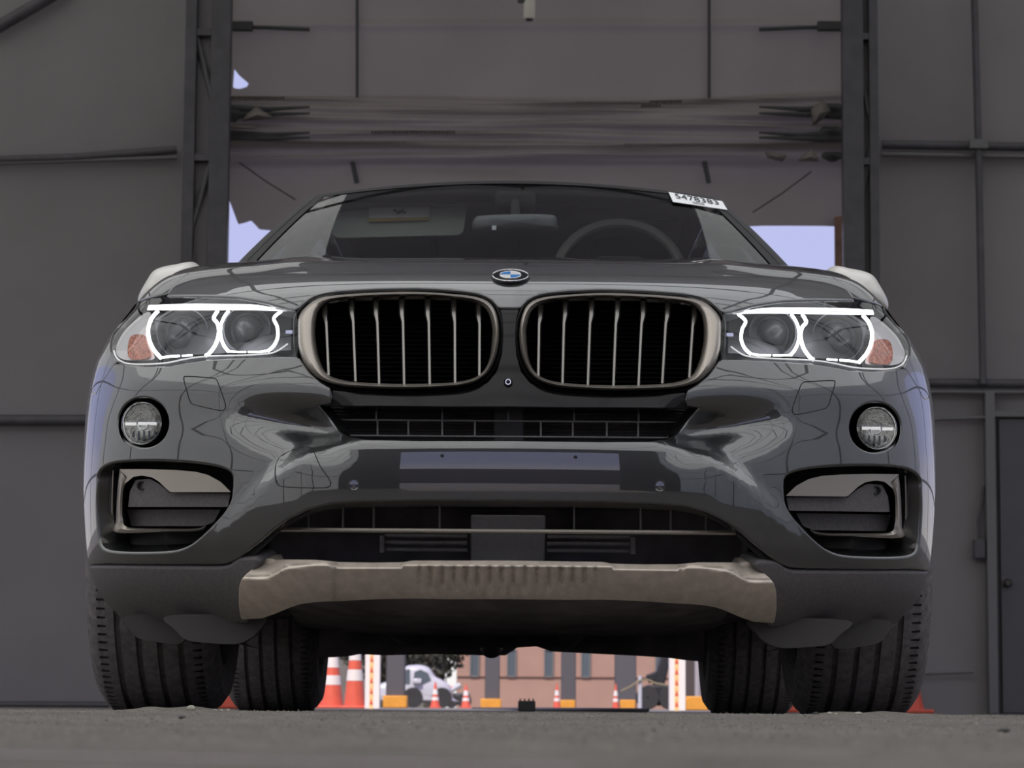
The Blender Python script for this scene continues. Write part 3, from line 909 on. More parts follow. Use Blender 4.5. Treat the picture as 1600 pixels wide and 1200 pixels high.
# ---- kidney grilles
def kidney(sg):
    n = 96
    po = resample(catmull(PX_KID_OUT, 6), 1.0); pi_ = resample(catmull(PX_KID_IN, 6), 1.0)
    def loop(p, k=n):
        c = np.array([625., 530.])
        a = np.arctan2((p[:, 1] - c[1]) * 2, p[:, 0] - c[0])
        o = np.argsort(a); a, q = a[o], p[o]
        t = np.linspace(-PI, PI, k, endpoint=False)
        return np.stack([np.interp(t, a, q[:, 0], period=2 * PI), np.interp(t, a, q[:, 1], period=2 * PI)], 1)
    lo, li = loop(po), loop(pi_)
    def row(w, off):
        P = hit(lo * (1 - w) + li * w, off)
        if sg > 0: P[:, 0] *= -1
        return P
    ring = MB().rows([row(-.04, .03), row(0, .004), row(.06, -.012), row(.22, -.022), row(.45, -.026), row(.72, -.020), row(.92, -.008), row(1.0, .004), row(1.03, .05)], closed=True)
    k = ring.build('kidney_grille', M['silver'], car, angle=60)
    k['label'] = 'satin silver kidney grille frame'
    gl = loop(offset2(po, 7))
    g_rows = []
    for w, off in ((1., .012), (.75, .0), (.4, .004), (0, .03), (-.15, .06)):
        P = hit(lo * (1 - w) + gl * w, off)
        if sg > 0: P[:, 0] *= -1
        g_rows.append(P)
    MB().rows(g_rows, closed=True).build('grille_gasket', M['black'], k, angle=60)
    for xt, xb, yb in zip((507, 549, 587, 627.5, 668, 709, 748), (512, 554, 591, 630, 670, 709.5, 747.5), (586, 596, 600, 601, 601, 599, 588)):
        yt = 475 if xt in (507, 748) else 467
        rows = []
        for t in np.linspace(0, 1, 12):
            y = yt + (yb - yt) * t
            x = xt + (xb - xt) * t
            w = (4.8 if t < .18 else 4.8 - (t - .18) / .10 * 1.9 if t < .28 else 2.9)
            xo = x + (1.5 if t > .26 else 0)
            lean = .026 + .006 * math.cos(t * PI)
            ring_pts = []
            for (ux, off) in ((-1, .05), (-1, .004), (-.55, -.002), (.55, -.002), (1, .004), (1, .05)):
                P = hit([(xo + ux * w, y)], lean + off - .022)[0]
                if sg > 0: P[0] *= -1
                ring_pts.append(P)
            rows.append(ring_pts)
        MB().rows(rows, closed=True).build('grille_slat', M['slat'], k, angle=50)
    # radiator behind
    c = hit([(630, 535)], .17)[0]
    if sg > 0: c[0] *= -1
    rad = MB()
    rad.box((c[0], c[1] + .02, c[2]), (.46, .01, .26))
    for i in range(26):
        rad.box((c[0], c[1], c[2] - .12 + i * .0095), (.42, .02, .002))
    rad.build('radiator_core', M['void'], k, smooth=False)
for sg in (-1, 1): kidney(sg)

# ---- emblem on the bonnet nose
ec = hit([(797.5, 434)])[0]
L0 = make_lift()
_, en = L0(to_sv(ec[None]))
en = en[0]
ex = np.array([1., 0, 0]); ex -= en * ex[2] * 0; ex -= en * (ex @ en); ex /= np.linalg.norm(ex)
ey = np.cross(en, ex)
if ey[2] < 0: ey = -ey
def epol(r, a, h): return ec + r * math.cos(a) * ex + r * math.sin(a) * ey + h * en
def disc(r0, r1, a0, a1, h0, h1, n=40):
    t = np.linspace(a0, a1, n)
    return MB().rows([[epol(r0, a, h0) for a in t], [epol(r1, a, h1) for a in t]])
RE = .0405
emb = MB().rows([[epol(RE * q, a, h) for a in np.linspace(0, 2 * PI, 64)] for q, h in ((1.03, -.006), (1.03, .003), (.98, .0055), (.5, .0065), (.001, .0068))]).build('emblem', M['gloss_black'], car)
emb['label'] = 'round emblem with blue and white quarters'
ring = MB()
ring.tube([epol(RE * .93, a, .0058) for a in np.linspace(0, 2 * PI, 64, endpoint=False)], .0012, 8, closed=True)
ring.build('emblem_outer_ring', M['chrome'], emb)
ring = MB()
ring.tube([epol(RE * .55, a, .0068) for a in np.linspace(0, 2 * PI, 64, endpoint=False)], .0011, 8, closed=True)
ring.build('emblem_inner_ring', M['chrome'], emb)
for q in range(4):
    mb = disc(.0005, RE * .54, q * PI / 2, (q + 1) * PI / 2, .0074, .0072, 14)
    mb.build('emblem_quarter', M['blue'] if q in (1, 3) else M['white'], emb)

# ---- headlights
def headlight(sg):
    fl = lambda P: (P * np.array([-1, 1, 1])) if sg > 0 else P
    H = lambda px, off=0.0: fl(hit(px, off))
    cont = resample(catmull(PX_LAMP, 5), 4.0)
    # bucket
    rows = [H(offset2(cont, 1.5), .004), H(offset2(cont, -1), .03), H(offset2(cont, -4), .10), H(offset2(cont, -8), .155)]
    bk = MB().rows(rows, closed=True)
    cpt = rows[-1].mean(0)
    bk.add(np.concatenate([rows[-1], [cpt]]), [(i, (i + 1) % len(cont), len(cont)) for i in range(len(cont))])
    hl = bk.build('headlight', M['lamp_dark'], car, angle=50)
    hl['label'] = 'lit headlight with white light rings'
    # lens
    U = to_sv(hit(offset2(cont, -.5)))
    if sg > 0: U[:, 0] *= -1
    panel('clear_lens', make_lift(.001), U, [], step=.012, bstep=.006, m=M['lens'], parent=hl, lips=False)
    # light-ring tubes: pixel paths
    def tube(nm, px, r, off, m, k=6, sm=True):
        p = catmull(px, k, False) if sm else np.array(px, float)
        return MB().tube(H(p, off), r, 10).build(nm, m, hl)
    # outer lamp: broken ring; inner lamp: broken ring
    tube('light_ring', [(247, 486), (238, 496), (232, 512), (233, 530), (240, 546), (251, 559)], .0042, .022, M['led'])
    tube('light_ring', [(251, 559), (265, 557), (280, 556)], .0026, .022, M['led'], sm=False)
    tube('light_ring', [(340, 486), (334, 497), (340, 506), (342, 520), (337, 538), (327, 552), (321, 556)], .0040, .022, M['led'])
    tube('light_ring', [(357, 486), (350, 496), (345, 510), (345, 526), (350, 540), (357, 549)], .0035, .020, M['led'])
    tube('light_ring', [(357, 549), (372, 550), (384, 550)], .0022, .020, M['led'], sm=False)
    tube('light_ring', [(388, 550), (406, 550), (418, 548)], .0024, .020, M['led'], sm=False)
    tube('light_ring', [(440, 486), (428, 497), (433, 510), (434, 526), (428, 540), (418, 549)], .0035, .020, M['led'])
    tube('light_ring', [(285, 556), (300, 555)], .0022, .022, M['led'], sm=False)
    # brow light bar
    bar = MB().rows([H(catmull([(231, 480.5), (280, 479.5), (340, 479.5), (400, 479.5), (432, 482)], 6, False), .012),
                     H(catmull([(232, 477), (280, 475), (340, 475), (395, 476), (428, 481)], 6, False), .012)])
    bar.build('light_bar', M['led'], hl)
    MB().rows([H(catmull([(230, 485), (280, 485), (340, 485), (400, 485), (462, 487)], 6, False), .010),
               H(catmull([(230, 481), (280, 480.5), (340, 480.5), (400, 480.5), (462, 485)], 6, False), .016)]).build('brow_trim', M['led_soft'], hl)
    # lower bright trim
    MB().tube(H(catmull([(178, 548), (183, 560), (200, 568), (230, 569), (260, 567), (285, 562), (310, 558), (340, 556), (380, 555), (415, 553), (432, 549), (450, 537)], 6, False), .014), .0016, 8).build('lower_trim', M['trim_glow'], hl)
    # projector bowls, in real metres
    for (x, y, r) in ((288, 523, .051), (388, 517, .046)):
        c = H([(x, y)], .118)[0]
        pr = MB().lathe([(r * 1.10, -.030), (r * 1.06, -.030), (r * .98, -.012), (r * .86, .0), (r * .82, -.006), (r * .74, -.004)], c, 'Y', 40).build('projector_bezel', M['lamp_grey'], hl, angle=60)
        MB().lathe([(r * .74, .004), (r * .70, -.012), (r * .55, -.022), (r * .3, -.029), (.0002, -.031)], c, 'Y', 40).build('projector_lens', M['lamp_dark'], pr, angle=70)
    # mid panel behind the rings
    MB().rows([H([(240, 489), (300, 488), (380, 488), (455, 490)], .108), H([(248, 555), (300, 554), (380, 551), (455, 547)], .108)]).build('lamp_panel', M['lamp_grey'], hl)
    # side marker
    sm_ = resample(catmull([(225, 490), (236, 490), (230, 512), (232, 532), (240, 552), (238, 562), (200, 563), (184, 556), (182, 540), (196, 515)], 4), 3)
    a, b = H(sm_, .03), H(sm_, .045)
    mk = MB().rows([b, a], closed=True)
    mk.add(np.concatenate([a, [a.mean(0)]]), [(i, (i + 1) % len(a), len(a)) for i in range(len(a))])
    mk = mk.build('side_marker', M['lamp_white'], hl)
    am = resample(catmull([(204, 526), (226, 524), (229, 540), (236, 556), (216, 562), (200, 556)], 4), 3)
    a, b = H(am, .022), H(am, .034)
    q = MB().rows([b, a], closed=True)
    q.add(np.concatenate([a, [a.mean(0)]]), [(i, (i + 1) % len(a), len(a)) for i in range(len(a))])
    q.build('amber_reflector', M['amber'], mk)
    MB().box(H([(452, 519)], .03)[0], (.014, .012, .007)).build('lamp_clip', M['chrome'], hl)
for sg in (-1, 1): headlight(sg)

# ---- fog lamps
def fog(sg):
    fl = lambda P: (P * np.array([-1, 1, 1])) if sg > 0 else P
    c = hit([(224, 662)], .02)[0]
    if sg > 0: c[0] *= -1
    R = .0455
    nrm = np.array([-.25 * (1 if sg < 0 else -1), -1, 0]); nrm /= np.linalg.norm(nrm)
    e1 = np.array([0, 0, 1.]); e2 = np.cross(nrm, e1)
    P = lambda r, a, h: c + r * math.cos(a) * e2 + r * math.sin(a) * e1 + h * nrm
    rr = lambda prof_, n=40: MB().rows([[P(r, a, h) for a in np.linspace(0, 2 * PI, n, endpoint=False)] for r, h in prof_], closed=True)
    cup = rr([(.0585, -.004), (.057, -.02), (.053, -.032), (.049, -.034), (.046, -.022), (.03, -.024), (.0005, -.024)]).build('fog_lamp', M['gloss_black'], car, angle=60)
    cup['label'] = 'round fog lamp in a deep black bezel'
    rr([(R * 1.06, -.006), (R * 1.06, .006), (R * .99, .010), (R * .93, .007), (R * .92, -.006)]).build('fog_lamp_ring', M['chrome'], cup, angle=70)
    rr([(R * .92, .004), (R * .7, -.010), (R * .35, -.018), (.0005, -.020)]).build('fog_reflector', M['lamp_bowl'], cup, angle=80)
    b = MB()
    b.box(P(R * .20, PI if sg < 0 else 0, .0), (R * .85, .008, .006)); b.build('fog_light_bar', M['trim_glow'], cup)
    b = MB(); b.box(P(R * .62, 0 if sg < 0 else PI, .0), (R * .5, .008, .006)); b.build('fog_light_bar', M['trim_glow'], cup)
    b = MB()
    b.tube([P(R * .28, a, .002) for a in np.linspace(-PI * .95, -PI * .05, 12)], .0022, 8); b.build('fog_bulb_guard', M['chrome'], cup)
    for k in range(5):
        MB().box(P(0, 0, -.006) + e2 * (k - 2) * .012 + e1 * -.024, (.004, .006, .018)).build('reflector_rib', M['lamp_grey'], cup)
    rr([(R * .93, .006), (R * .6, .012), (R * .3, .0145), (.0005, .015)]).build('fog_lens', M['lens'], cup, angle=80)
for sg in (-1, 1): fog(sg)

# ---- side intakes with silver brackets
def intake(sg):
    H = lambda px, off=0.0: (hit(px, off) * (np.array([-1, 1, 1]) if sg > 0 else 1))
    c = resample(catmull(PX_INTAKE, 3), 4)
    ci = offset2(c, -4)
    rows = [H(offset2(c, 3), .012), H(c, .03), H(ci, .10)]
    b = MB().rows(rows, closed=True)
    # flat rear wall of the duct
    back = rows[-1].copy(); back[:, 1] = np.maximum(back[:, 1], 5.86)
    b.rows([rows[-1], back], closed=True)
    b.add(np.concatenate([back, [back.mean(0)]]), [(i, (i + 1) % len(c), len(c)) for i in range(len(c))])
    duct = b.build('side_intake', M['black'], car, angle=40)
    duct['label'] = 'dark side air intake'
    # C-shaped bracket
    prof_in = [(200, 752), (193, 762), (191, 790), (192, 812), (201, 824), (255, 826), (305, 826), (322, 821)]
    prof_out = [(187, 734), (184, 760), (182, 790), (181, 815), (182, 832), (255, 831), (310, 830), (322, 823)]
    a_in, a_out = catmull(prof_in, 4, False), catmull(prof_out, 4, False)
    rws = [H(a_in, .085), H(a_in, .038), H(a_in * .6 + a_out * .4, .030), H(a_out, .034), H(a_out, .075)]
    br = MB().rows(rws).build('intake_bracket', M['silver'], duct, angle=50)
    wing = [(187, 733), (230, 733), (275, 734.5), (305, 737), (325, 742), (345, 753), (361, 769), (310, 769), (266, 769), (258, 762), (249, 753), (238, 746), (222, 743), (208, 745), (200, 752), (192, 756)]
    wp = resample(np.array(wing, float), 4)
    a, bk = H(wp, .034), H(wp, .055)
    w = MB().rows([bk, a], closed=True)
    tri = delaunay_2d_cdt([Vector(p) for p in wp], [(i, (i + 1) % len(wp)) for i in range(len(wp))], [], 1, 1e-6)
    w.add(a, [tuple(t) for t in tri[2]])
    w.build('intake_wing', M['silver'], br, angle=40)
    # black blade under the wing with its sensor
    bl = np.array([(203, 768), (212, 750), (235, 748), (250, 757), (265, 770), (360, 771), (356, 792), (200, 792)], float)
    bl = resample(bl, 4)
    a, bk = H(bl, .05), H(bl, .075)
    w = MB().rows([bk, a], closed=True)
    tri = delaunay_2d_cdt([Vector(p) for p in bl], [(i, (i + 1) % len(bl)) for i in range(len(bl))], [], 1, 1e-6)
    w.add(a, [tuple(t) for t in tri[2]])
    blade = w.build('intake_blade', M['clad'], duct, angle=40)
    sc_ = H([(221, 759)], .048)[0]
    MB().lathe([(.010, .0), (.010, -.003), (.0075, -.003), (.007, .004), (.0003, .004)], sc_, 'Y', 20).build('parking_sensor', M['black'], blade)
    # lower shelf
    sh = np.array([(198, 796), (345, 796), (334, 816), (318, 822), (205, 822)], float)
    sh = resample(sh, 4)
    w = MB(); a = H(sh, .09); bk = H(sh, .10)
    w.rows([bk, a], closed=True); tri = delaunay_2d_cdt([Vector(p) for p in sh], [(i, (i + 1) % len(sh)) for i in range(len(sh))], [], 1, 1e-6)
    w.add(a, [tuple(t) for t in tri[2]]); w.build('intake_shelf', M['clad'], duct)
    pf = [H([(x0, y)], o)[0] for (x0, y, o) in ((160, 735, .05), (173, 735, .05), (174, 800, .055), (158, 800, .055))]
    MB().prism(pf, (0, .01, 0)).build('intake_fin', M['lamp_grey'], duct)
    MB().tube(H([(177, 735), (175.5, 770), (175, 803)], .045), .0015, 8).build('fin_edge', M['silver'], duct)
for sg in (-1, 1): intake(sg)

# ---- upper centre intake: bars and rods
ui = empty('upper_intake', parent=car)
def flat_bar(nm, p0, p1, r, m, par, off0=.05, n=12):
    px = np.stack([np.linspace(p0[0], p1[0], n), np.linspace(p0[1], p1[1], n)], 1)
    return MB().tube(hit(px, off0), r, 8).build(nm, m, par)
def yy(x, y): return y + (x - 795) * .007
for y, x0, x1 in ((637, 503, 1088), (658, 517, 1070), (682.5, 545, 1040)):
    flat_bar('intake_bar', (x0, yy(x0, y)), (x1, yy(x1, y)), .0022, M['clad'], ui)
for x in (588, 691, 794, 897, 998):
    flat_bar('intake_rod', (x, yy(x, 637)), (x, yy(x, 658)), .0022, M['clad'], ui, n=3)
for x in (590, 638, 691, 742, 845, 895, 948, 997):
    flat_bar('intake_rod', (x, yy(x, 659)), (x, yy(x, 683)), .0020, M['clad'], ui, n=3)
flat_bar('intake_corner', (503, 637), (545, 682), .003, M['clad'], ui, n=4)
flat_bar('intake_corner', (1088, 641), (1042, 685), .003, M['clad'], ui, n=4)
MB().box((0, 5.70, .605), (.060, .02, .09)).build('intake_centre_block', M['clad'], ui)
# ducting behind both centre intakes
bx = MB()
bx.box((0, 5.80, .60), (.80, .02, .16)); bx.box((0, 5.74, .655), (.70, .14, .01)); bx.box((0, 5.74, .53), (.70, .14, .01))
bx.build('radiator_shroud', M['dark'], car, smooth=False)
fins = MB()
for i in range(16): fins.box((0, 5.785, .545 + i * .0068), (.86, .01, .0016))
fins.build('radiator_fins', M['clad'], ui, smooth=False)
# ---- lower centre intake
li = empty('lower_intake', parent=car)
rim_px = [(366, 873), (384, 861), (404, 845), (427, 825), (452, 807), (482, 793), (516, 785), (550, 782), (600, 781), (650, 780), (720, 780), (795, 780)]
rp = catmull(rim_px, 4, False)
A_, B_ = hit(rp, .004), hit(rp + np.array([0, 7]), .03)
C_ = hit(rp + np.array([2, 12]), .10)
full = lambda P: np.concatenate([P, (P * np.array([-1, 1, 1]))[::-1]])
MB().rows([full(A_), full(B_), full(C_)]).build('intake_surround', M['clad'], li, angle=50)
trim = hit([(x, yy(x, 830.5) + (3 if x > 1100 or x < 480 else 0) * 0) for x in np.linspace(438, 1150, 40)], .045)
MB().rows([trim + np.array([0, .012, .006]), trim + np.array([0, 0, .0045]), trim + np.array([0, -.002, 0]), trim + np.array([0, 0, -.0035]), trim + np.array([0, .012, -.004])]).build('intake_trim_bar', M['silver'], li)
for x in (482, 536, 584, 687, 897, 1001, 1048, 1103):
    flat_bar('intake_rod', (x, yy(x, 786)), (x, yy(x, 829)), .0024, M['clad'], li, .07, 3)
for y in (838, 849, 860):
    for x0, x1 in ((602, 730), (855, 985)):
        flat_bar('louvre', (x0, yy(x0, y)), (x1, yy(x1, y)), .0042, M['clad'], li, .10, 4)
for x in (597, 989):
    flat_bar('louvre_frame', (x, yy(x, 838)), (x, yy(x, 864)), .0055, M['clad'], li, .09, 3)
MB().box((0, 5.715, .355), (.155, .03, .125)).build('radar_cover', M['clad'], li, bevel=.004)
bx = MB()
bx.box((0, 5.90, .36), (1.10, .02, .20)); bx.box((0, 5.80, .448), (.70, .20, .01)); bx.box((0, 5.80, .275), (.95, .22, .01))
for s_ in (-1, 1): bx.box((s_ * .50, 5.85, .36), (.01, .1, .16))
bx.build('lower_duct', M['dark'], li, smooth=False)
for k, px_ in enumerate(((553, 757), (1031, 759))):
    p = hit([px_], -.002)[0]
    MB().lathe([(.0125, .004), (.0115, -.001), (.009, -.0005), (.0085, -.002), (.0003, -.0025)], p, 'Y', 24).build('parking_sensor', M['paint'], bumper)
# small stone chips and plate-holder holes on the bar
for px_ in ((691, 712), (899, 714)):
    p = hit([px_], -.001)[0]
    MB().lathe([(.004, .001), (.002, -.001), (.0002, .0)], p, 'Y', 10).build('screw_hole', M['black'], bumper)
# ---- shut-line grooves on the bumper: washer covers and tow-eye cover
def groove(px, both_sides=True):
    p = resample(catmull(px, 4), 2.0)
    P = hit(p, -.0004)
    for s_ in ((1, -1) if both_sides else (1,)):
        q = P * np.array([s_, 1, 1])
        MB().tube(q, .0011, 6, closed=True).build('cover_seam', M['black'], bumper)
groove([(287, 592), (292, 588), (325, 590), (337, 592), (343, 605), (352, 632), (350, 640), (342, 641), (310, 634), (298, 629), (292, 612)])
groove([(431, 727), (440, 712), (465, 700), (480, 698), (489, 703), (500, 728), (514, 748), (516, 757), (506, 762), (450, 761), (434, 757), (430, 745)], False)

# ---- lower cladding, left and right of the skid plate
PX_CLAD = [(165, 889), (250, 890), (345, 891), (360, 888), (372, 877), (404, 876), (384, 898), (377, 915), (374, 938), (379, 966), (385, 972), (300, 971), (230, 972), (192, 973)]
zc_ = np.linspace(.200, .316, 12)
cs_, cv_ = side_sv(arch_y(zc_), zc_)
cl = sv(resample(np.array(PX_CLAD, float), 6, False))
cl = np.concatenate([cl, np.stack([-cs_, cv_], 1)])
for sg in (-1, 1):
    U = cl.copy(); U[:, 0] *= -sg
    pc_ = panel('lower_cladding', make_lift(.002), U, [], step=.016, bstep=.008, m=M['clad'], parent=car, roll=.008, depth=.05)
# dark reveal between paint and cladding
for sg in (-1, 1):
    a = hit(catmull([(160, 877), (250, 878), (345, 878), (366, 870), (400, 843), (428, 820)], 5, False), .016)
    b = hit(catmull([(160, 892), (250, 893), (350, 893), (372, 884), (404, 862), (436, 832)], 5, False), .016)
    f_ = np.array([-sg, 1, 1])
    MB().rows([a * f_, b * f_]).build('reveal_strip', M['black'], car)
# side cladding round the front arch down to the sill
for sg in (-1, 1):
    mb = MB(); rws = [[], [], []]
    for a in np.linspace(math.radians(196), math.radians(-14), 40):
        for k, (R_, o_) in enumerate(((ARCH + .004, -.006), (ARCH - .02, -.004), (ARCH - .05, -.03))):
            y, z = WHEEL_F + R_ * math.cos(a), .385 + R_ * math.sin(a)
            rws[k].append((sg * (float(side_x(np.array(y), np.array(z))) + o_), y, z))
    mb.rows(rws).build('arch_cladding', M['clad'], car)
    mb = MB(); rws = [[], [], []]
    for a in np.linspace(math.radians(192), math.radians(-10), 40):
        for k, (R_, o_) in enumerate(((.482, .002), (.45, .012), (.42, -.03))):
            y, z = WHEEL_R + R_ * math.cos(a), .385 + R_ * math.sin(a)
            rws[k].append((sg * (float(side_x(np.array(y), np.array(z))) + o_), y, z))
    mb.rows(rws).build('arch_cladding', M['clad'], car)
    # wheel-house liners
    for yc in (WHEEL_F, WHEEL_R):
        mb = MB(); t = np.linspace(math.radians(190), math.radians(-10), 24)
        mb.rows([[(sg * x, yc + .46 * math.cos(a), .385 + .46 * math.sin(a)) for a in t] for x in (.52, .90)])
        ctr = [(sg * .52, yc + .46 * math.cos(a), .385 + .46 * math.sin(a)) for a in t]
        mb.add(ctr + [(sg * .52, yc, .385)], [(i, i + 1, len(ctr)) for i in range(len(ctr) - 1)])
        mb.build('wheel_house', M['dark'], car)

# ---- skid plate
crease_px = catmull([(376, 904), (385, 902), (419, 902), (447, 888), (480, 883), (510, 881.5), (524, 886), (531, 889.5), (575, 889.5), (622, 889), (638, 884.5), (700, 884.5), (795, 884.5)], 5, False)
cr3 = hit(crease_px)
cr_x, cr_z = np.abs(cr3[:, 0])[::-1], cr3[:, 2][::-1]
def skid_extra(X, Z):
    a = np.abs(X)
    zc = np.interp(a, cr_x, cr_z)
    t = Z - zc
    d = np.where(t > 0, 1.5 * np.minimum(t, .03) , 0)            # ledge above the crease leans back
    d = d + np.where(t < 0, .35 * (-t) * .6, 0)
    # vertical ribs in the middle
    rib = .5 + .5 * np.cos(2 * PI * X / .0238)
    win = smooth01((.185 - a) / .012) * smooth01((-t) / .006) * smooth01((.066 + t) / .045)
    d = d + .015 * (1 - rib ** .40) * win
    # stepped cheeks at the ends
    d = d - .010 * smooth01((a - .345) / .012) * smooth01((-t + .004) / .01)
    return d - .020
sk_l = [(376, 939), (377, 920), (384, 900), (396, 887), (411, 875), (440, 874.5), (494, 875.5), (526, 878.5), (580, 879.5), (632, 879), (644, 876.5), (700, 876.5), (794, 876.5)]
sk_b = [(794, 936), (700, 936), (641, 935), (590, 936), (532, 939), (491, 941), (470, 944), (454, 949), (430, 959), (410, 966), (379, 968), (376, 950)]
skl = sv(np.array(sk_l + sk_b, float))
skl[:, 0] = np.minimum(skl[:, 0], -1e-4)
up_, dn_ = skl[:len(sk_l)], skl[len(sk_l):]
sko = np.concatenate([dn_, up_, mir(up_)[::-1], mir(dn_)[::-1]])
_, ix = np.unique(np.round(sko, 5), axis=0, return_index=True)
sko = sko[np.sort(ix)]
skid = panel('skid_plate', make_lift(0, skid_extra, h=.0015), sko, [], step=.0065, bstep=.0045, m=M['skid'], parent=car, roll=.003, depth=.03)
skid['label'] = 'bronze-silver skid plate with vertical ribs'

# ---- deflectors and belly
def lobes(sg):
    f_ = np.array([-sg, 1, 1])
    def plate(nm, px, off, dy, m):
        p = resample(catmull(px, 4), 4); a = ats(p, off) * f_
        tri = delaunay_2d_cdt([Vector(q) for q in p], [(i, (i + 1) % len(p)) for i in range(len(p))], [], 1, 1e-6)
        mb = MB(); mb.add(a, [tuple(t) for t in tri[2]])
        b = a + np.array([0, dy, .0]); mb.rows([a, b], closed=True); mb.add(b, [tuple(t) for t in tri[2]])
        return mb.build(nm, m, car, bevel=0)
    plate('air_deflector', [(262, 962), (275, 985), (292, 1000), (330, 1005), (368, 1006), (390, 998), (404, 985), (408, 962)], 5.80, .04, M['flap'])
    plate('wheel_deflector', [(198, 962), (204, 985), (216, 997), (245, 1003), (285, 1004), (290, 962)], 5.93, .03, M['flap'])
for sg in (-1, 1): lobes(sg)
mb = MB()
xs = np.linspace(-.47, .47, 12)
mb.rows([[(x, y + .10 * (x / .47) ** 2, z + .02 * (x / .47) ** 4) for x in xs] for y, z in ((5.60, .245), (5.64, .228), (5.80, .206), (6.00, .190), (6.25, .182), (6.27, .21))])
mb.build('belly_pan', M['dark'], car)
# floor pan, subframes, exhaust
mb = MB()
mb.box((0, 8.2, .30), (1.30, 4.0, .04)); mb.box((0, 6.3, .30), (.96, .8, .12)); mb.box((0, 5.95, .40), (1.2, .06, .3))
mb.build('floor_pan', M['dark'], car, smooth=False)
mb = MB()
prof_b = [(498, 1028), (540, 1026), (560, 1022), (600, 1024), (680, 1022), (755, 1024), (790, 1024), (808, 1012), (838, 1010), (862, 1018), (920, 1021), (1000, 1025), (1045, 1028), (1075, 1032), (1100, 1034)]
a = ats(prof_b, 7.6)
mb.rows([a + np.array([0, 0, .10]), a, a + np.array([0, .35, .01]), a + np.array([0, .40, .10])])
mb.build('gearbox_crossmember', M['dark'], car)
mb = MB(); mb.tube([(-.30, 6.6, .235), (-.28, 7.4, .215), (-.25, 8.4, .235), (-.30, 9.0, .27), (-.35, 9.9, .38)], .032, 12)
mb.tube([(.18, 6.6, .235), (.16, 7.4, .215), (.16, 8.4, .235), (.25, 9.0, .27), (.35, 9.9, .38)], .032, 12)
mb.build('exhaust_pipe', M['dark'], car)
MB().box((0, 9.95, .40), (1.0, .26, .18)).build('silencer', M['dark'], car, bevel=.04)
for yc in (WHEEL_F, WHEEL_R):
    mb = MB()
    for s_ in (-1, 1):
        mb.tube([(s_ * .28, yc + .12, .27), (s_ * .68, yc, .24)], .028, 10)
        mb.tube([(s_ * .28, yc - .22, .25), (s_ * .68, yc - .02, .24)], .024, 10)
        mb.tube([(s_ * .60, yc + .1, .3), (s_ * .56, yc + .1, .8)], .05, 12)
    mb.box((0, yc, .32), (.62, .34, .10))
    mb.build('suspension', M['dark'], car)
tow = ats([(768, 1012)], 6.8)[0]
MB().tube([tow + np.array([.022 * math.cos(a), 0, .020 * math.sin(a)]) for a in np.linspace(PI, 2 * PI, 10)], .006, 8).build('tow_hook', M['rim'], car)

# ---- wheels
def wheel(sg, yc, width, R=.377):
    c = np.array([sg * .80, yc, R])
    w2 = width / 2
    pr = [(.245, -w2 + .03), (.262, -w2 + .008), (.30, -w2 - .004), (.335, -w2), (.358, -w2 + .016), (.370, -w2 + .036)]
    xs_g = [-.066, -.022, .022, .066]
    t0 = -w2 + .036
    for g in xs_g:
        g *= width / .27
        Rg = .377 - .03 * (g / w2) ** 4
        pr += [(Rg, g - .007), (Rg - .001, g - .0066), (Rg - .010, g - .0055), (Rg - .010, g + .0055), (Rg - .001, g + .0066), (Rg, g + .007)]
        gm = g + .022 * width / .27
        if g < xs_g[-1] * width / .27 - .001: pr += [(.377, gm)]
    pr += [(.370, w2 - .036), (.358, w2 - .016), (.335, w2), (.30, w2 + .004), (.262, w2 - .008), (.245, w2 - .03)]
    if sg < 0: pr = [(r, -h) for r, h in pr]
    e = empty('wheel', parent=car)
    MB().lathe(pr, c, 'X', 96).build('tyre', M['rubber'], e, angle=28)
    # shoulder sipes
    sp = MB()
    for k in range(110):
        a = 2 * PI * k / 110
        for sgn in (-1, 1):
            x = sgn * (w2 - .043)
            r = .3702
            p = c + np.array([x, r * math.cos(a), r * math.sin(a)])
            sp.box(p, (.030, .0035, .004), rx=a)
    so = sp.build('tread_sipes', M['black'], e, smooth=False); so['kind'] = 'stuff'
    rim = MB().lathe([(.245, -w2 + .02), (.235, -w2 + .03), (.225, 0), (.235, w2 - .03), (.247, w2 - .02)], c, 'X', 48).build('rim', M['rim'], e, angle=50)
    o = sg * (w2 - .05)
    for k in range(5):
        for da in (-.14, .14):
            a = 2 * PI * k / 5 + PI / 2
            p0 = c + np.array([o + sg * .02, .05 * math.cos(a), .05 * math.sin(a)])
            p1 = c + np.array([o + sg * .012, .24 * math.cos(a + da), .24 * math.sin(a + da)])
            MB().tube([p0, (p0 + p1) / 2 + np.array([sg * .008, 0, 0]), p1], [.024, .018, .02], 8).build('spoke', M['rim'], rim)
    MB().lathe([(.0005, sg * .03), (.05, sg * .028), (.07, sg * .01), (.07, -sg * .03)], c + np.array([o, 0, 0]), 'X', 24).build('hub', M['rim'], rim)
    MB().lathe([(.06, -.012), (.175, -.012), (.175, .012), (.06, .012)], c + np.array([-sg * .02, 0, 0]), 'X', 40).build('brake_disc', M['rim'], e, angle=30)
for sg in (-1, 1):
    wheel(sg, WHEEL_F, .285)
    wheel(sg, WHEEL_R, .305)

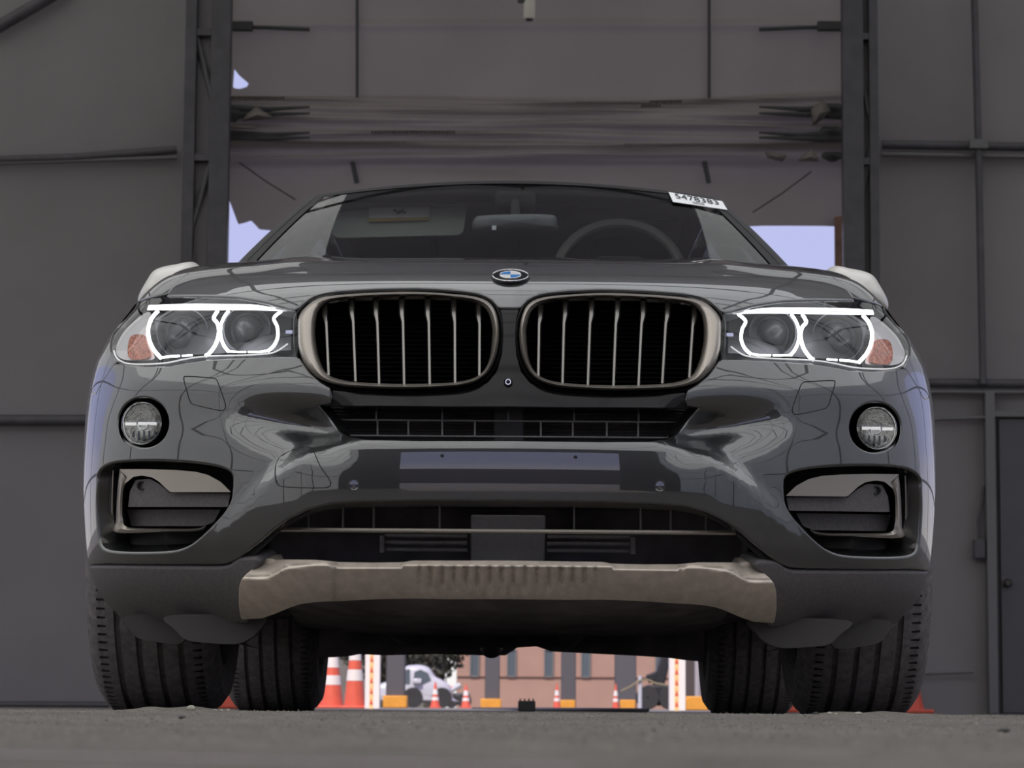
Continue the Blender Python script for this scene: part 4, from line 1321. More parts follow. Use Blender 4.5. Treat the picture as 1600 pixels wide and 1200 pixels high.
# ---- windscreen, pillars, roof, side glass
def ws(u, w, off=0.0):
    """u -1..1 across, w 0..1 bottom to top"""
    u, w = np.broadcast_arrays(np.asarray(u, float), np.asarray(w, float))
    hw = .752 + (.578 - .752) * w
    y = 7.00 + .95 * w + (.17 * (1 - w) + .085 * w) * u * u
    z = 1.125 + (1.553 - 1.125) * (w + .10 * w * (1 - w)) - .029 * w * u * u - .0 * u * u
    return np.stack([hw * u, y, z + off], -1)
uu = np.linspace(-1, 1, 41)
g = MB().rows([ws(uu, w) for w in np.linspace(0, 1, 21)])
windscreen = g.build('windscreen', M['glass'], car, angle=80)
# black band round the glass
bd = MB()
bd.rows([ws(uu, 1.0, .003), ws(uu, .965, .002)])
bd.rows([[ws(s_ * 1.0, w, .003) for w in np.linspace(0, 1, 20)] for s_ in (1,)] + [[ws(.965, w, .003) for w in np.linspace(0, 1, 20)]])
bd.rows([[ws(-1.0, w, .003) for w in np.linspace(0, 1, 20)]] + [[ws(-.965, w, .003) for w in np.linspace(0, 1, 20)]])
bd.build('glass_border', M['black'], windscreen)
cowl = MB().rows([ws(uu, -.02, .01), ws(uu, .05, .004)])
cowl.build('cowl_panel', M['black'], car)
for sg in (-1, 1):
    t = np.linspace(0, 1, 20)
    inn = np.array([ws(sg * 1.0, w, .004) for w in t])
    out = inn + np.stack([sg * (.035 - .008 * t), .05 + 0 * t, -.006 + 0 * t], 1)
    bk = out + np.stack([sg * (.012 + 0 * t), .06 + 0 * t, -.04 + 0 * t], 1)
    mid = (inn + out) / 2 + np.array([sg * .004, -.006, .008])
    MB().rows([inn, mid, out, bk]).build('windscreen_pillar', M['black'], car, angle=70)
roof_y = np.array([7.95, 8.15, 8.45, 8.8, 9.2, 9.6, 10.0, 10.25])
roof_z = np.array([1.553, 1.585, 1.605, 1.605, 1.575, 1.50, 1.37, 1.27])
roof_w = np.array([.578, .585, .59, .585, .57, .54, .50, .48])
rf = MB()
rf.rows([[(w * u, y + .085 * u * u * (1 if y < 8.2 else 0) + 0, z - .03 * u * u - (.05 if abs(u) > .99 else 0)) for u in np.linspace(-1, 1, 25)] for y, z, w in list(zip(roof_y, roof_z, roof_w))[:5]])
rf.build('roof', M['paint'], car, angle=50)
rg = MB()
rg.rows([[(w * u, y, z - .03 * u * u) for u in np.linspace(-1, 1, 15)] for y, z, w in list(zip(roof_y, roof_z, roof_w))[4:]])
rg.build('rear_window', M['glass_dark'], car)
for sg in (-1, 1):
    ys = np.linspace(7.35, 10.15, 30)
    top = []
    for y in ys:
        if y < 8.05:
            w = np.interp(y, [7.17, 8.035], [0, 1]); q = ws(sg, w); top.append((q[0] + sg * .045, y + .09, q[2] - .05))
        else: top.append((sg * (np.interp(y, roof_y, roof_w) + .02), y + .05, np.interp(y, roof_y, roof_z) - .085))
    bot = [(sg * (.80 - .04 * smooth01((y - 9.3) / .9)), y, np.interp(y, [7.3, 10.2], [1.12, 1.21])) for y in ys]
    MB().rows([top, [((np.array(a) * .55 + np.array(b) * .45) + np.array([sg * .02, 0, 0])) for a, b in zip(top, bot)], bot]).build('side_window', M['glass_dark'], car, angle=80)
    MB().tube(top, .022, 8).build('roof_rail', M['gloss_black'], car)
    MB().tube(bot, .012, 8).build('belt_trim', M['gloss_black'], car)
    for y in (8.15, 9.15):
        k = int(np.argmin(abs(ys - y)))
        MB().tube([np.array(top[k]) - [sg * .02, 0, 0], np.array(bot[k]) - [sg * .02, 0, 0]], .035, 8).build('door_pillar', M['gloss_black'], car)

# ---- door mirrors
def mirror(sg):
    f_ = np.array([-sg, 1, 1])
    out = resample(catmull([(306, 410), (280, 413), (255, 418), (239, 426), (228, 442), (217, 462), (215, 474), (220, 482), (245, 486), (290, 480), (312, 462), (316, 430)], 5), 3)
    c = out.mean(0)
    rows = []
    for sc_, dy in ((.93, .10), (1.0, .06), (1.0, .02), (.96, -.02), (.86, -.055), (.66, -.082), (.36, -.097), (.02, -.102)):
        rows.append(ats(c + (out - c) * sc_, 7.38) * f_ + np.array([0, dy, 0]))
    mb = MB().rows(rows, closed=True)
    mr = mb.build('door_mirror', M['mirror_cap'], car, angle=70)
    mr['label'] = 'pale grey door mirror'
    MB().rows([ats(c + (out - c) * .99, 7.38) * f_ + np.array([0, .062, 0]), ats(c + (out - c) * 1.04, 7.38) * f_ + np.array([0, .075, 0]), ats(c + (out - c) * 1.0, 7.38) * f_ + np.array([0, .11, 0])], closed=True).build('mirror_edge', M['gloss_black'], mr)
    b = ats(c + (out - c) * .95, 7.38) * f_ + np.array([0, .10, 0])
    MB().add(np.concatenate([b, [b.mean(0)]]), [(i, (i + 1) % len(b), len(b)) for i in range(len(b))]).build('mirror_glass', M['chrome'], mr)
    p0 = np.array([sg * .79, 7.42, 1.10]); p1 = ats([(292, 472)], 7.40)[0] * f_
    MB().tube([p0, (p0 + p1) / 2 + [0, 0, -.01], p1], [.04, .03, .035], 10).build('mirror_arm', M['gloss_black'], mr)
    if sg > 0:
        pass
for sg in (-1, 1): mirror(sg)

# ---- cabin
hl_ = MB(); hl_.rows([[(x, y, z) for x in np.linspace(-.53, .53, 7)] for y, z in ((8.02, 1.50), (8.5, 1.545), (9.2, 1.52), (9.7, 1.42))]); hl_.build('headliner', M['headliner'], car)
db = MB(); db.rows([[(x, y + .12 * (x / .7) ** 2, z) for x in np.linspace(-.70, .70, 15)] for y, z in ((7.05, 1.115), (7.3, 1.125), (7.6, 1.14), (7.75, 1.10), (7.78, .8))]); db.build('dashboard', M['interior'], car)
for sg in (-1, 1):
    # sun visor hanging from the headliner
    pxv = [(522, 333), (560, 328), (700, 322), (729, 323), (724, 362), (716, 367), (560, 371), (526, 372), (519, 366)] if sg < 0 else [(876, 322), (905, 322), (1040, 330), (1062, 335), (1060, 345), (900, 342), (880, 340)]
    p = resample(np.array(pxv, float), 8); a = ats(p, 8.10)
    tri = delaunay_2d_cdt([Vector(q) for q in p], [(i, (i + 1) % len(p)) for i in range(len(p))], [], 1, 1e-6)
    mb = MB(); mb.add(a, [tuple(t) for t in tri[2]]); b = a + np.array([0, .02, 0]); mb.rows([a, b], closed=True); mb.add(b, [tuple(t) for t in tri[2]])
    vz = mb.build('sun_visor', M['visor'] if sg < 0 else M['interior'], car)
    if sg < 0:
        q = ats([(577, 324), (671, 322.5), (670, 341), (576, 343)], 8.09)
        MB().prism(q, (0, .003, 0)).build('warning_label', M['paper'], vz, smooth=False)
        q = ats([(576, 341), (670, 339), (670, 344), (576, 346.5)], 8.087)
        MB().prism(q, (0, .003, 0)).build('label_strip', M['yellow_label'], vz, smooth=False)
        mb = MB()
        for (x, y, w, h) in ((617, 329, 5, 3), (621, 332, 3, 5), (625, 331, 4, 4), (629, 329, 3, 4), (632, 332, 4, 3)):
            mb.box(ats([(x, y)], 8.085)[0], (size(w, 8.1), .002, size(h, 8.1)))
        mb.build('label_print', M['ink'], vz, smooth=False)
rm = resample(catmull([(740, 342), (752, 337), (800, 335), (850, 335), (868, 338), (871, 352), (866, 358), (800, 360), (748, 362), (738, 356)], 4), 4)
a = ats(rm, 7.72); c = a.mean(0)
mb = MB().rows([a + [0, .03, 0], a, c + (a - c) * .9 + [0, -.015, 0], c + (a - c) * .5 + [0, -.02, 0], c + (a - c) * .01 + [0, -.021, 0]], closed=True)
rvm = mb.build('rear_view_mirror', M['lamp_grey'], car, angle=60)
MB().tube([c + [0, 0, .0], c + [0, .10, .06], c + [0, .20, .10]], .014, 8).build('mirror_stem', M['interior'], rvm)
MB().box(ats([(772, 356)], 7.68)[0], (.012, .006, .012)).build('mirror_sensor', M['paper'], rvm)
MB().box(c + np.array([0, .22, .10]), (.12, .12, .05)).build('sensor_housing', M['interior'], rvm, bevel=.015)
for x in (-.38, .38):
    st = MB(); st.box((x, 8.55, 1.05), (.50, .14, .60), rx=-.12); seat = st.build('front_seat', M['interior'], car, bevel=.05)
    MB().box((x, 8.60, 1.42), (.28, .10, .17)).build('headrest', M['interior'], seat, bevel=.04)
    MB().box((x, 8.30, .76), (.52, .55, .16)).build('seat_cushion', M['interior'], seat, bevel=.05)
rs = MB(); rs.box((0, 9.35, 1.0), (1.3, .16, .55), rx=-.2); rs.build('rear_seat', M['interior'], car, bevel=.05)
sc_ = ats([(968, 432)], 7.95)[0]
st = MB().tube([sc_ + np.array([.185 * math.cos(a), .07 * math.sin(a), .17 * math.sin(a)]) for a in np.linspace(0, 2 * PI, 40, endpoint=False)], .015, 8, closed=True)
steer = st.build('steering_wheel', M['clad'], car)
MB().box(sc_, (.16, .05, .12)).build('steering_hub', M['interior'], steer, bevel=.03)
for a in (0, PI, -PI / 2):
    MB().tube([sc_, sc_ + np.array([.18 * math.cos(a), .07 * math.sin(a), .165 * math.sin(a)])], .014, 6).build('steering_spoke', M['interior'], steer)

# ---- lot sticker on the glass
def ws_hit(px):
    out = []
    for (x, y) in px:
        d = rays([(x, y)])[0]; best = None
        lo, hi = 6.9, 8.3
        for _ in range(50):
            c = .5 * (lo + hi); p = CAM + d * c
            # parameter on the glass for this point
            w = np.clip((p[1] - 7.0) / .95, -.2, 1.2)
            for _k in range(8):
                hw = .752 + (.578 - .752) * w; u = p[0] / hw
                w = np.clip((p[1] - 7.0 - (.17 * (1 - w) + .085 * w) * u * u) / .95, -.2, 1.2)
            zz = ws(u, w)[2]
            if p[2] < zz: hi = c
            else: lo = c
        out.append(CAM + d * lo)
    return np.array(out)
stq = ws_hit([(1044, 303), (1128, 317.5), (1136, 331), (1051, 318.5)])
off_n = np.cross(stq[1] - stq[0], stq[3] - stq[0]); off_n /= np.linalg.norm(off_n)
if off_n[1] > 0: off_n = -off_n
sticker = MB().add(stq + off_n * .006, [(0, 1, 2, 3)]).build('windscreen_sticker', M['paper'], car, smooth=False)
sticker['label'] = 'white numbered sticker'
def text_on(nm, txt, quad, h, u0, v0, width, m, par):
    """lettering laid on a quad (corners: top-left, top-right, bottom-right, bottom-left)"""
    cu = bpy.data.curves.new(nm, 'FONT'); cu.body = txt; cu.size = 1.0
    tmp = bpy.data.objects.new(nm + '_tmp', cu); col.objects.link(tmp)
    dg = bpy.context.evaluated_depsgraph_get(); dg.update()
    me = bpy.data.meshes.new_from_object(tmp.evaluated_get(dg))
    bpy.data.objects.remove(tmp); bpy.data.curves.remove(cu)
    v = np.array([tuple(q.co) for q in me.vertices])
    lo, hi = v.min(0), v.max(0)
    t = (v[:, :2] - lo[:2]) / (hi[:2] - lo[:2])
    U = u0 + t[:, 0] * width; Vv = v0 + (1 - t[:, 1]) * h
    Q = np.asarray(quad)
    P = (Q[0] * ((1 - U) * (1 - Vv))[:, None] + Q[1] * (U * (1 - Vv))[:, None] + Q[2] * (U * Vv)[:, None] + Q[3] * ((1 - U) * Vv)[:, None])
    for i, q in enumerate(P): me.vertices[i].co = q
    return link(nm, me, m, par)
text_on('sticker_number', '5478383', stq + off_n * .008, .50, .09, .10, .80, M['ink'], sticker)
bars = MB()
for k in range(12):
    u = .38 + k * .018
    q = [stq[0] * (1 - u_) * (1 - v_) + stq[1] * u_ * (1 - v_) + stq[2] * u_ * v_ + stq[3] * (1 - u_) * v_ + off_n * .008 for u_, v_ in ((u, .68), (u + .008, .68), (u + .008, .92), (u, .92))]
    bars.add(q, [(0, 1, 2, 3)])
bars.build('sticker_print', M['lamp_grey'], sticker, smooth=False)
# =================================================================== YARD beyond the doorway and loose things
M['orange'] = mat('cone_orange', (.66, .105, .06), rough=.5, noise=.08, nscale=10)
M['cone_band'] = mat('cone_white_band', (.74, .68, .66), rough=.5)
M['yellow'] = mat('yellow_block_paint', (.68, .29, .035), rough=.6, noise=.08, nscale=6)
M['post_white'] = mat('post_white', (.88, .80, .80), rough=.5)
M['tape'] = mat('yellow_tape', (.88, .60, .28), rough=.5)
M['red'] = mat('red_mark', (.70, .06, .07), rough=.5)
M['col_grey'] = mat('column_grey', (.085, .078, .088), rough=.6)
M['stucco'] = mat('pink_stucco', (.36, .22, .175), rough=.9, noise=.06, nscale=.8)
M['pane'] = mat('far_window_glass', (.10, .12, .14), rough=.1)
M['car_white'] = mat('white_car_paint', (.50, .485, .53), rough=.25, coat=.6)
M['leaf'] = mat('dark_leaves', (.050, .050, .036), rough=.8, noise=.5, nscale=1.5)
M['far_rubber'] = mat('far_tyre_rubber', (.03, .028, .03), rough=.8)
M['bark'] = mat('bark', (.06, .05, .04), rough=.9)
M['sand'] = mat('dry_sand', (.21, .188, .158), rough=.95, noise=.2, nscale=60, bump=.4, bscale=200)
M['stone'] = mat('pale_stone', (.40, .38, .32), rough=.8, noise=.3, nscale=40)
M['dark_stone'] = mat('dark_stone', (.05, .05, .05), rough=.8)

def cone(label, x, Y, h, wpx, bands=2, bend=0.0):
    """traffic cone: square foot, orange body, reflective bands"""
    c = at(x, 1100, Y); c[2] = 0
    R = size(wpx, Y) / 2
    e = empty('traffic_cone', label, 'traffic cone', 'orange traffic cones', loc=tuple(c))
    prof_ = lambda z: R * (1 - .86 * (z / h))
    MB().lathe([(R * 1.0, .02), (prof_(h * .95), h * .95), (prof_(h) * .8, h), (.001, h)], (0, 0, 0), 'Z', 24).build('cone_body', M['orange'], e)
    MB().box((0, 0, .015), (R * 2.5, R * 2.5, .03)).build('cone_foot', M['orange'], e, bevel=.01)
    for z0, z1 in ((.30, .42), (.52, .72))[:bands]:
        MB().lathe([(prof_(h * z0) + .004, h * z0), (prof_(h * z1) + .004, h * z1)], (0, 0, 0), 'Z', 24).build('cone_band', M['cone_band'], e)
    return e
cone('orange cone half hidden by the rear tyre in the row at the doorway', 496, 31, .90, 30)
cone('big orange cone in the middle of the three beside the white post', 519, 30.5, .86, 36)
cone('big orange cone leaning close to the white marked post', 554, 30, 1.0, 34)
cone('small orange cone in front of the white parked car', 680, 70, .66, 15)
cone('small orange cone standing on the kerb line beyond the white parked car', 728, 80, .70, 15)
cone('small orange cone beside the grey column near the middle of the pink building', 870, 76, .70, 12)
cone('small orange cone beside the widest dark column', 962, 60, .56, 11)
cone('orange cone glimpsed between the front and rear tyres under the lamp with the tow cover', 352, 19.4, .72, 60)
cone('orange cone glimpsed between the tyres on the sticker side of the car', 1243, 20.2, .72, 52)
cone('orange cone peeking out beside the outer front tyre near the grey door', 1408, 20.0, .72, 72)

def marked_post(label, x, Y, wpx):
    c = at(x, 1100, Y); w = size(wpx, Y)
    e = MB().box((0, 0, 1.2), (w, w, 2.4)).build('marker_post', M['post_white'], bevel=.006)
    e.location = (c[0], c[1], 0)
    tag(e, label, 'post', 'white marker posts')
    MB().box((-.06 * w, -w / 2 - .002, 1.2), (w * .26, .004, 2.4)).build('tape_strip', M['tape'], e)
    tri = MB().prism([(-w * .10, 0, -.03), (w * .10, 0, -.03), (0, 0, .035)], (0, -.004, 0)).build('tape_mark', M['red'], e, smooth=False)
    for k in range(22):
        o = tri if k == 0 else tri.copy()
        if k: col.objects.link(o); o.parent = e
        o.location = (-.06 * w, -w / 2 - .004, .075 + k * size(16.5, Y))
    return e
marked_post('white post with red arrow tape between the big cones and the white car', 582, 29, 23)
marked_post('white post with red arrow tape beside the flared yellow barrier', 1058, 29, 25)

def column(label, x, Y, wpx, bw, bh, bx=None):
    c = at(x, 1100, Y); w = size(wpx, Y)
    e = empty('canopy_column', label, 'column', 'grey columns on yellow bases', loc=(c[0], Y, 0))
    MB().box((0, 0, 2.6), (w, w, 5.2)).build('shaft', M['col_grey'], e, bevel=.02)
    b = at(bx if bx else x, 1100, Y)[0] - c[0]
    MB().box((b, -w * .1, size(bh, Y) / 2), (size(bw, Y), size(bw, Y) * 1.2, size(bh, Y))).build('base_block', M['yellow'], e, bevel=.02)
    return e
column('grey column on a broad yellow block in front of the white car', 618, 56, 29, 37, 19)
column('grey column on a yellow block standing before the corner of the pink building', 769, 66, 23, 32, 15, 767)
column('grey column on a yellow block in front of the narrow windows', 888, 66, 23, 23, 14, 887)
column('broad dark column on a yellow block beside the thin white pole', 977, 64, 33, 24, 15, 980)

# flared yellow barrier with a pale pipe behind it
Yb = 46
c = at(1090, 1100, Yb)
q = [(at(x, y, Yb)[0] - c[0], 0, max(0, at(x, y, Yb)[2])) for x, y in ((1071, 1112), (1072, 1088), (1104, 1088), (1106, 1098), (1116, 1112))]
bar = MB().prism(q, (0, .5, 0)).build('road_barrier', M['yellow'], bevel=.02); bar.location = (c[0], Yb, 0)
tag(bar, 'flared yellow barrier next to the rear tyre', 'barrier')
pp = at(1090, 1100, 50)
tag(MB().tube([(pp[0], 50, 0), (pp[0], 50, 4.5)], size(4.5, 50), 12).build('pipe', mat('pale_pipe', (.35, .32, .34), rough=.5)), 'pale upright pipe behind the yellow barrier', 'pipe')
pp = at(1081, 1100, 52)
tag(MB().box((pp[0], 52.5, 2.2), (size(26, 52), .3, 4.4)).build('timber_post', mat('dark_timber', (.07, .05, .05), rough=.8), bevel=.02), 'dark timber post behind the pale pipe', 'post')

# thin white pole, rope, dark machine
Yp = 62
p0 = at(1000, 1100, Yp)
pole = tag(MB().tube([(p0[0], Yp, 0), (p0[0], Yp, at(1000, 1056, Yp)[2])], size(3, Yp), 8).build('rope_pole', mat('pole_white', (.5, .5, .55), rough=.5)), 'thin pale pole that carries a rope', 'pole')
rp_ = np.array([at(x, y, Yp - .068) for x, y in ((970, 1080), (985, 1073), (1000, 1063), (1012, 1062), (1025, 1068), (1045, 1071))])
tag(MB().tube(rp_, size(1.6, Yp), 6).build('rope', mat('rope_tan', (.25, .21, .13), rough=.9)), 'tan rope sagging between the pole and the white marked post', 'rope')
Ym = 70
mc = at(1028, 1100, Ym)
mach = empty('forklift', 'dark machine standing behind the rope', 'machine', loc=(mc[0], Ym, 0))
md = mat('machine_black', (.012, .012, .016), rough=.6)
MB().box((0, 0, size(22, Ym)), (size(38, Ym), .9, size(32, Ym))).build('chassis', md, mach, bevel=.05)
MB().box((size(6, Ym), 0, size(58, Ym)), (size(16, Ym), .7, size(50, Ym)), ry=.25).build('mast', md, mach, bevel=.04)
MB().box((-size(8, Ym), 0, size(50, Ym)), (size(18, Ym), .6, size(14, Ym)), ry=-.4).build('guard', md, mach, bevel=.04)
for s_ in (-1, 1):
    MB().lathe([(.02, -.1), (.28, -.1), (.30, 0), (.28, .1), (.02, .1)], (s_ * .28, -.45, .30), 'Y', 18).build('machine_wheel', M['far_rubber'], mach)

# white parked car, far off
Yc = 92
k = Yc / F
cc = at(640, 1100, Yc)
wc = empty('parked_car', 'white car parked outside behind the first grey column', 'car', loc=(cc[0], Yc, 0))
def wp(px): return np.array([((x - 640) * k, 0, max(.0, (1107 - y) * k)) for x, y in px])
body = [(572, 1092), (576, 1078), (600, 1068), (615, 1062), (632, 1044), (642, 1041), (658, 1041), (670, 1046), (678, 1058), (690, 1064), (702, 1074), (706, 1092), (706, 1098), (572, 1098)]
bp_ = resample(catmull(wp(body), 3), .06)
cen = bp_.mean(0)
rws = [cen + (bp_ - cen) * s + [0, y, 0] for s, y in ((.02, -.02), (.80, -.02), (.95, .06), (1.0, .25), (1.0, 1.5), (.95, 1.68), (.8, 1.75), (.02, 1.75))]
MB().rows(rws, closed=True).build('body_shell', M['car_white'], wc, angle=50)
win = wp([(645, 1070), (647, 1052), (656, 1048), (668, 1053), (673, 1064), (660, 1070)])
MB().prism(win + [0, -.05, 0], (0, .04, 0)).build('side_window', M['pane'], wc, smooth=False)
win = wp([(608, 1068), (630, 1049), (640, 1047), (640, 1070)])
MB().prism(win + [0, -.05, 0], (0, .04, 0)).build('side_window', M['pane'], wc, smooth=False)
for x in (596, 645, 690):
    w_ = (x - 640) * k
    if x == 596: continue
    MB().lathe([(.02, -.02), (.22, -.03), (.33, -.03), (.34, .1), (.02, .2)], (w_, -.03, .34), 'Y', 24).build('wheel', M['far_rubber'], wc)
MB().box(wp([(652, 1066)])[0] + [0, -.12, 0], (.28, .15, .18)).build('door_mirror', M['car_white'], wc, bevel=.04)

# second dark vehicle behind the small cones
dc = at(716, 1100, 100)
dv = empty('dark_trailer', 'low dark trailer parked beyond the small cones', 'trailer', loc=(dc[0], 100, 0))
k2 = 100 / F
MB().box((0, 0, 14 * k2), (36 * k2, 1.2, 18 * k2)).build('bed', mat('trailer_dark', (.06, .065, .075), rough=.5), dv, bevel=.05)
MB().tube([(-14 * k2, -.6, 25 * k2), (4 * k2, -.6, 36 * k2)], .10, 8).build('tailboard', M['car_white'], dv)
MB().box((-12 * k2, -.62, 30 * k2), (.22, .06, .16)).build('tail_lamp', M['red'], dv, bevel=.02)
for s_ in (-1, 1):
    MB().lathe([(.02, -.1), (.24, -.1), (.26, 0), (.24, .1), (.02, .1)], (s_ * 10 * k2, -.6, .26), 'Y', 18).build('wheel', M['far_rubber'], dv)

# pink building
Yq = 130
kb = Yq / F
bl = at(713, 1100, Yq)[0]; brx = at(1600, 1100, Yq)[0]
bld = empty('building', 'long pink stucco building with narrow windows behind the yard', 'building', loc=(bl, Yq, 0))
MB().box(((brx - bl) / 2, 4, 3.6), (brx - bl, 8, 7.2)).build('facade', M['stucco'], bld, smooth=False)
MB().box(((brx - bl) / 2, -.04, 49 * kb), (brx - bl, .10, 1.0 * kb)).build('string_course', mat('stucco_band', (.27, .17, .135), rough=.9), bld, smooth=False)
MB().box(((brx - bl) / 2, 4, 7.3), (brx - bl + .4, 8.4, .25)).build('parapet', M['stucco'], bld, smooth=False)
mfr = mat('window_frame_grey', (.17, .16, .16), rough=.6)
x = 735
while x < 1560:
    wx = (at(x + 6, 1100, Yq)[0] - bl)
    for zc in (70 * kb, 150 * kb):
        w = MB()
        ww, hh = 13 * kb, 42 * kb
        for dx, dz_, sx, sz in ((-ww / 2, 0, .06, hh), (ww / 2, 0, .06, hh), (0, hh / 2, ww, .06), (0, -hh / 2, ww, .06)):
            w.box((wx + dx, -.04, zc + dz_), (sx, .14, sz))
        wo = w.build('window', mfr, bld, smooth=False)
        MB().box((wx, -.02, zc), (ww, .04, hh)).build('pane', M['pane'], wo, smooth=False)
    x += 58

# grey shed left of the pink building and a brown one behind the viewer
gb = empty('shed', 'long low grey shed behind the parked white car', 'building', loc=(at(480, 1100, 142)[0], 142, 0))
wsh = at(716, 1100, 142)[0] - at(300, 1100, 142)[0]
MB().box((0, 3, 3.2), (wsh, 6, 6.4)).build('shed_wall', mat('shed_grey', (.16, .15, .14), rough=.9, noise=.2, nscale=.6), gb, smooth=False)
MB().box((0, 3, 6.5), (wsh + .4, 6.6, .3)).build('shed_roof', M['col_grey'], gb, smooth=False)
vb = empty('warehouse', 'brown warehouse far behind the viewer', 'building', loc=(0, -52, 0))
MB().box((0, -4, 2.3), (60, 8, 4.6)).build('warehouse_wall', mat('warehouse_brown', (.16, .10, .085), rough=.9, noise=.2, nscale=.4), vb, smooth=False)
MB().box((0, -4, 4.8), (61, 8.6, .5)).build('warehouse_roof', M['col_grey'], vb, smooth=False)
for k_ in range(5):
    MB().box((-20 + 10 * k_, .05, 1.7), (4, .1, 3.4)).build('roller_door', M['col_grey'], vb, smooth=False)

# dark tree left of the building
def tree(label, x, Y, h, r):
    c = at(x, 1100, Y)
    e = empty('tree', label, 'tree', 'trees beyond the yard', loc=(c[0], Y, 0))
    MB().tube([(0, 0, 0), (.05, 0, h * .4), (0, .1, h * .7)], [.16, .12, .06], 8).build('tree_trunk', M['bark'], e)
    V, Fc = [], []
    n = 2600
    for i in range(n):
        d = rng.normal(size=3); d /= np.linalg.norm(d)
        p = d * r * rng.uniform(.35, 1.0) ** .5 * np.array([1, .8, h * .42 / r]) + np.array([0, 0, h * .56])
        s = rng.uniform(.10, .2)
        a, b = rng.normal(size=3), rng.normal(size=3)
        a /= np.linalg.norm(a); b -= a * (a @ b); b /= np.linalg.norm(b)
        k_ = len(V)
        V += [p + a * s, p + b * s * .5, p - a * s, p - b * s * .5]; Fc.append((k_, k_ + 1, k_ + 2, k_ + 3))
    o = MB().add(V, Fc).build('foliage', M['leaf'], e, smooth=False); o['kind'] = 'stuff'
tree('dark leafy tree standing over the white parked car', 668, 112, 6.0, 1.9)
tree('dark leafy tree behind the big cones', 598, 116, 6.4, 2.2)

# hose and floor box between the wheels
hz = [at(738, 1107, 40), at(790, 1109, 30), at(826, 1110, 20), at(900, 1110, 17), at(1012, 1111, 16)]
hz = catmull([(p[0], p[1], .012) for p in hz], 8, False)
tag(MB().tube(hz, .012, 8).build('hose', M['black']), 'black hose lying across the doorway floor', 'hose')
fb_ = at(823, 1105, 15.5)
box = MB().box((0, 0, .030), (size(27, 15.5), .12, .06)).build('floor_box', M['black'], bevel=.006)
box.location = (fb_[0], 15.5, 0)
tag(box, 'small black box standing on the floor beneath the car tail', 'box')
for i in range(4): MB().box((-.036 + i * .024, 0, .066), (.008, .1, .012)).build('box_tooth', M['black'], box)

# sand drifts in front of the front tyres
def drift(label, x0, x1, Y, h):
    a, b = at(x0, 1110, Y)[0], at(x1, 1110, Y)[0]
    cx, hw = (a + b) / 2, (b - a) / 2
    rws = []
    for q in np.linspace(-1, 1, 9):
        rws.append([(cx + u * hw, Y + q * .18 + .02 * math.sin(u * 7), h * (1 - q * q) ** 1.6 * max(0, 1 - abs(u) ** 2.5) * (1 + .15 * math.sin(u * 11 + q * 3)) - .0008 + swell(cx + u * hw, Y + q * .18)) for u in np.linspace(-1, 1, 40)])
    tag(MB().rows(rws).build('sand_drift', M['sand']), label, 'sand', kind='stuff')
drift('low sand drift before the front tyre under the tow cover', 165, 400, 5.75, .012)
drift('low sand drift before the front tyre near the grey door', 1225, 1500, 5.75, .011)

def pebble(label, x, Y, w, m, fl=.7):
    c = at(x, 1112, Y)
    me = MB()
    r = w / 2
    n1, n2 = 9, 6
    V, Fc = [], []
    for i in range(n2 + 1):
        th = PI * i / n2
        for j in range(n1):
            a = 2 * PI * j / n1
            q = r * (1 + .18 * math.sin(3 * a + x) * math.sin(th))
            V.append((q * math.sin(th) * math.cos(a), q * math.sin(th) * math.sin(a), r * fl * math.cos(th) + r * fl))
    for i in range(n2):
        for j in range(n1):
            Fc.append((i * n1 + j, i * n1 + (j + 1) % n1, (i + 1) * n1 + (j + 1) % n1, (i + 1) * n1 + j))
    o = me.add(V, Fc).build('pebble', m)
    o.location = (c[0], Y, swell(c[0], Y) - .0005)
    tag(o, label, 'stone', 'pebbles on the floor')
pebble('pale square pebble before the front tyre under the tow cover', 299, 5.40, .018, M['stone'])
pebble('tiny pale pebble, first of three in a row beside the gap between the tyres', 336, 5.45, .008, M['stone'])
pebble('tiny pale pebble, middle of three in a row beside the gap between the tyres', 346, 5.45, .008, M['stone'])
pebble('tiny pale pebble, last of three in a row beside the gap between the tyres', 357, 5.45, .009, M['stone'])
pebble('small dark pebble lying in front of the pale square pebble', 284, 3.6, .010, M['dark_stone'], .5)
pebble('pale pebble at the outer end of the row before the tyre near the grey door', 1341, 5.4, .016, M['stone'], .5)
pebble('grey pebble in the row before the tyre near the grey door', 1275, 5.4, .012, M['dark_stone'], .6)
pebble('cream pebble in the row before the tyre near the grey door', 1296, 5.4, .011, M['stone'])
pebble('tiny cream pebble beside the cream one before the tyre', 1306, 5.4, .008, M['stone'])
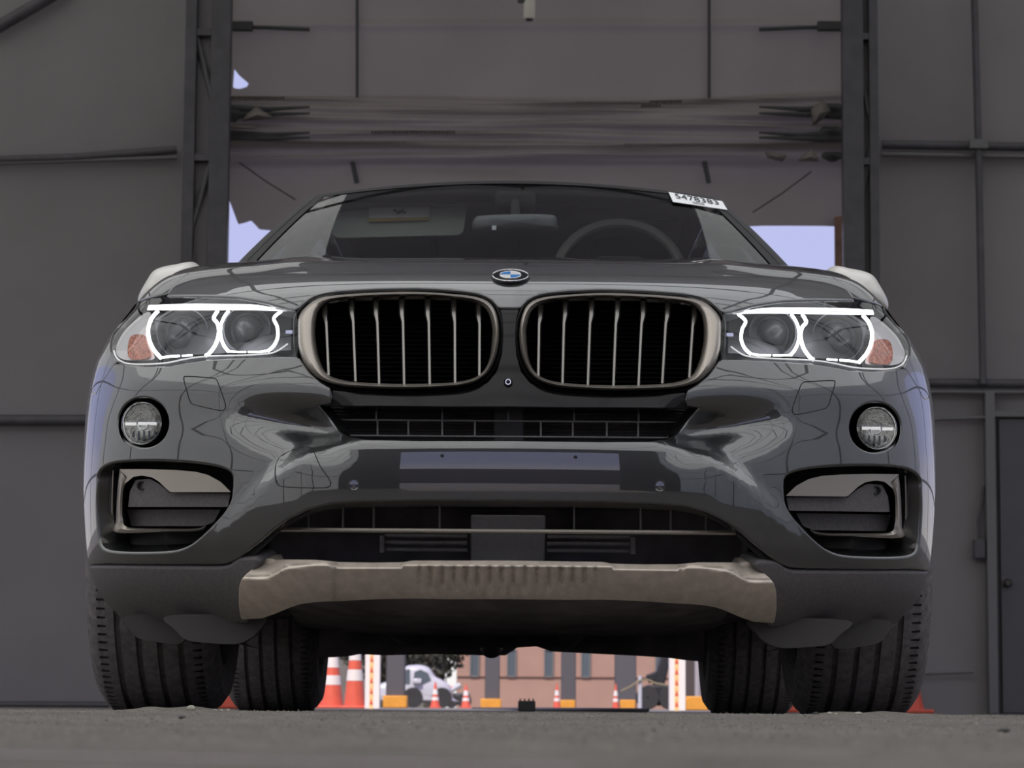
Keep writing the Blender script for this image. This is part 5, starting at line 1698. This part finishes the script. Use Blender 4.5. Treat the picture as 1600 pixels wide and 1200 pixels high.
pebble('dark twig-like chip on the bare floor near the grey door', 1568, 2.6, .012, M['dark_stone'], .4)

# pale thread lying on the floor near the lens
th = np.array([at(x, y, 1.0) for x, y in ((-60, 1176.5), (200, 1181), (500, 1189), (900, 1199))])
pts = []
for (x, y) in ((-60, 1176.5), (200, 1181.5), (500, 1189), (900, 1198)):
    d = rays([(x, y)])[0]; t = (CAM[2] - .0003) / -d[2]
    pts.append(CAM + d * t)
tag(MB().tube(catmull(pts, 8, False), .00016, 6).build('thread', mat('thread_white', (.75, .65, .7), rough=.6)), 'fine pale thread lying on the near floor', 'thread')

# grit standing proud of the worn floor, thickest before the car
NG = 15000
gy = 1.3 + 4.1 * rng.random(NG) ** .75
gx = (rng.random(NG) * 2 - 1) * (.20 * gy + .05)
gs = .0006 + .0019 * rng.random(NG) ** 3 + .0014 * (rng.random(NG) > .985)
ga = rng.random(NG) * 2 * PI
base_v = np.array([(1, 0, 0), (.31, .95, 0), (-.81, .59, 0), (-.81, -.59, 0), (.31, -.95, 0), (.1, .05, .8)])
fc0 = np.array([(0, 1, 5), (1, 2, 5), (2, 3, 5), (3, 4, 5), (4, 0, 5)])
ca, sa = np.cos(ga), np.sin(ga)
jit = 1 + .35 * (rng.random((NG, 6, 1)) - .5)
bv = base_v[None] * jit
V3 = np.stack([(bv[..., 0] * ca[:, None] - bv[..., 1] * sa[:, None]) * gs[:, None] + gx[:, None],
               (bv[..., 0] * sa[:, None] + bv[..., 1] * ca[:, None]) * gs[:, None] + gy[:, None],
               bv[..., 2] * gs[:, None] + (.0115 * np.exp(-((gy - 4.9) / 1.1) ** 2) * (1 + .06 * np.sin(gx * 2.1)))[:, None] - .0001], -1).reshape(-1, 3)
Fg = (fc0[None] + (np.arange(NG) * 6)[:, None, None]).reshape(-1, 3)
gme = bpy.data.meshes.new('grit'); gme.from_pydata(V3.tolist(), [], Fg.tolist())
grit = link('grit', gme, mat('grit_grey', (.17, .155, .13), rough=.9, noise=.75, nscale=45))
tag(grit, 'fine loose grit scattered over the worn floor', 'grit', kind='stuff')
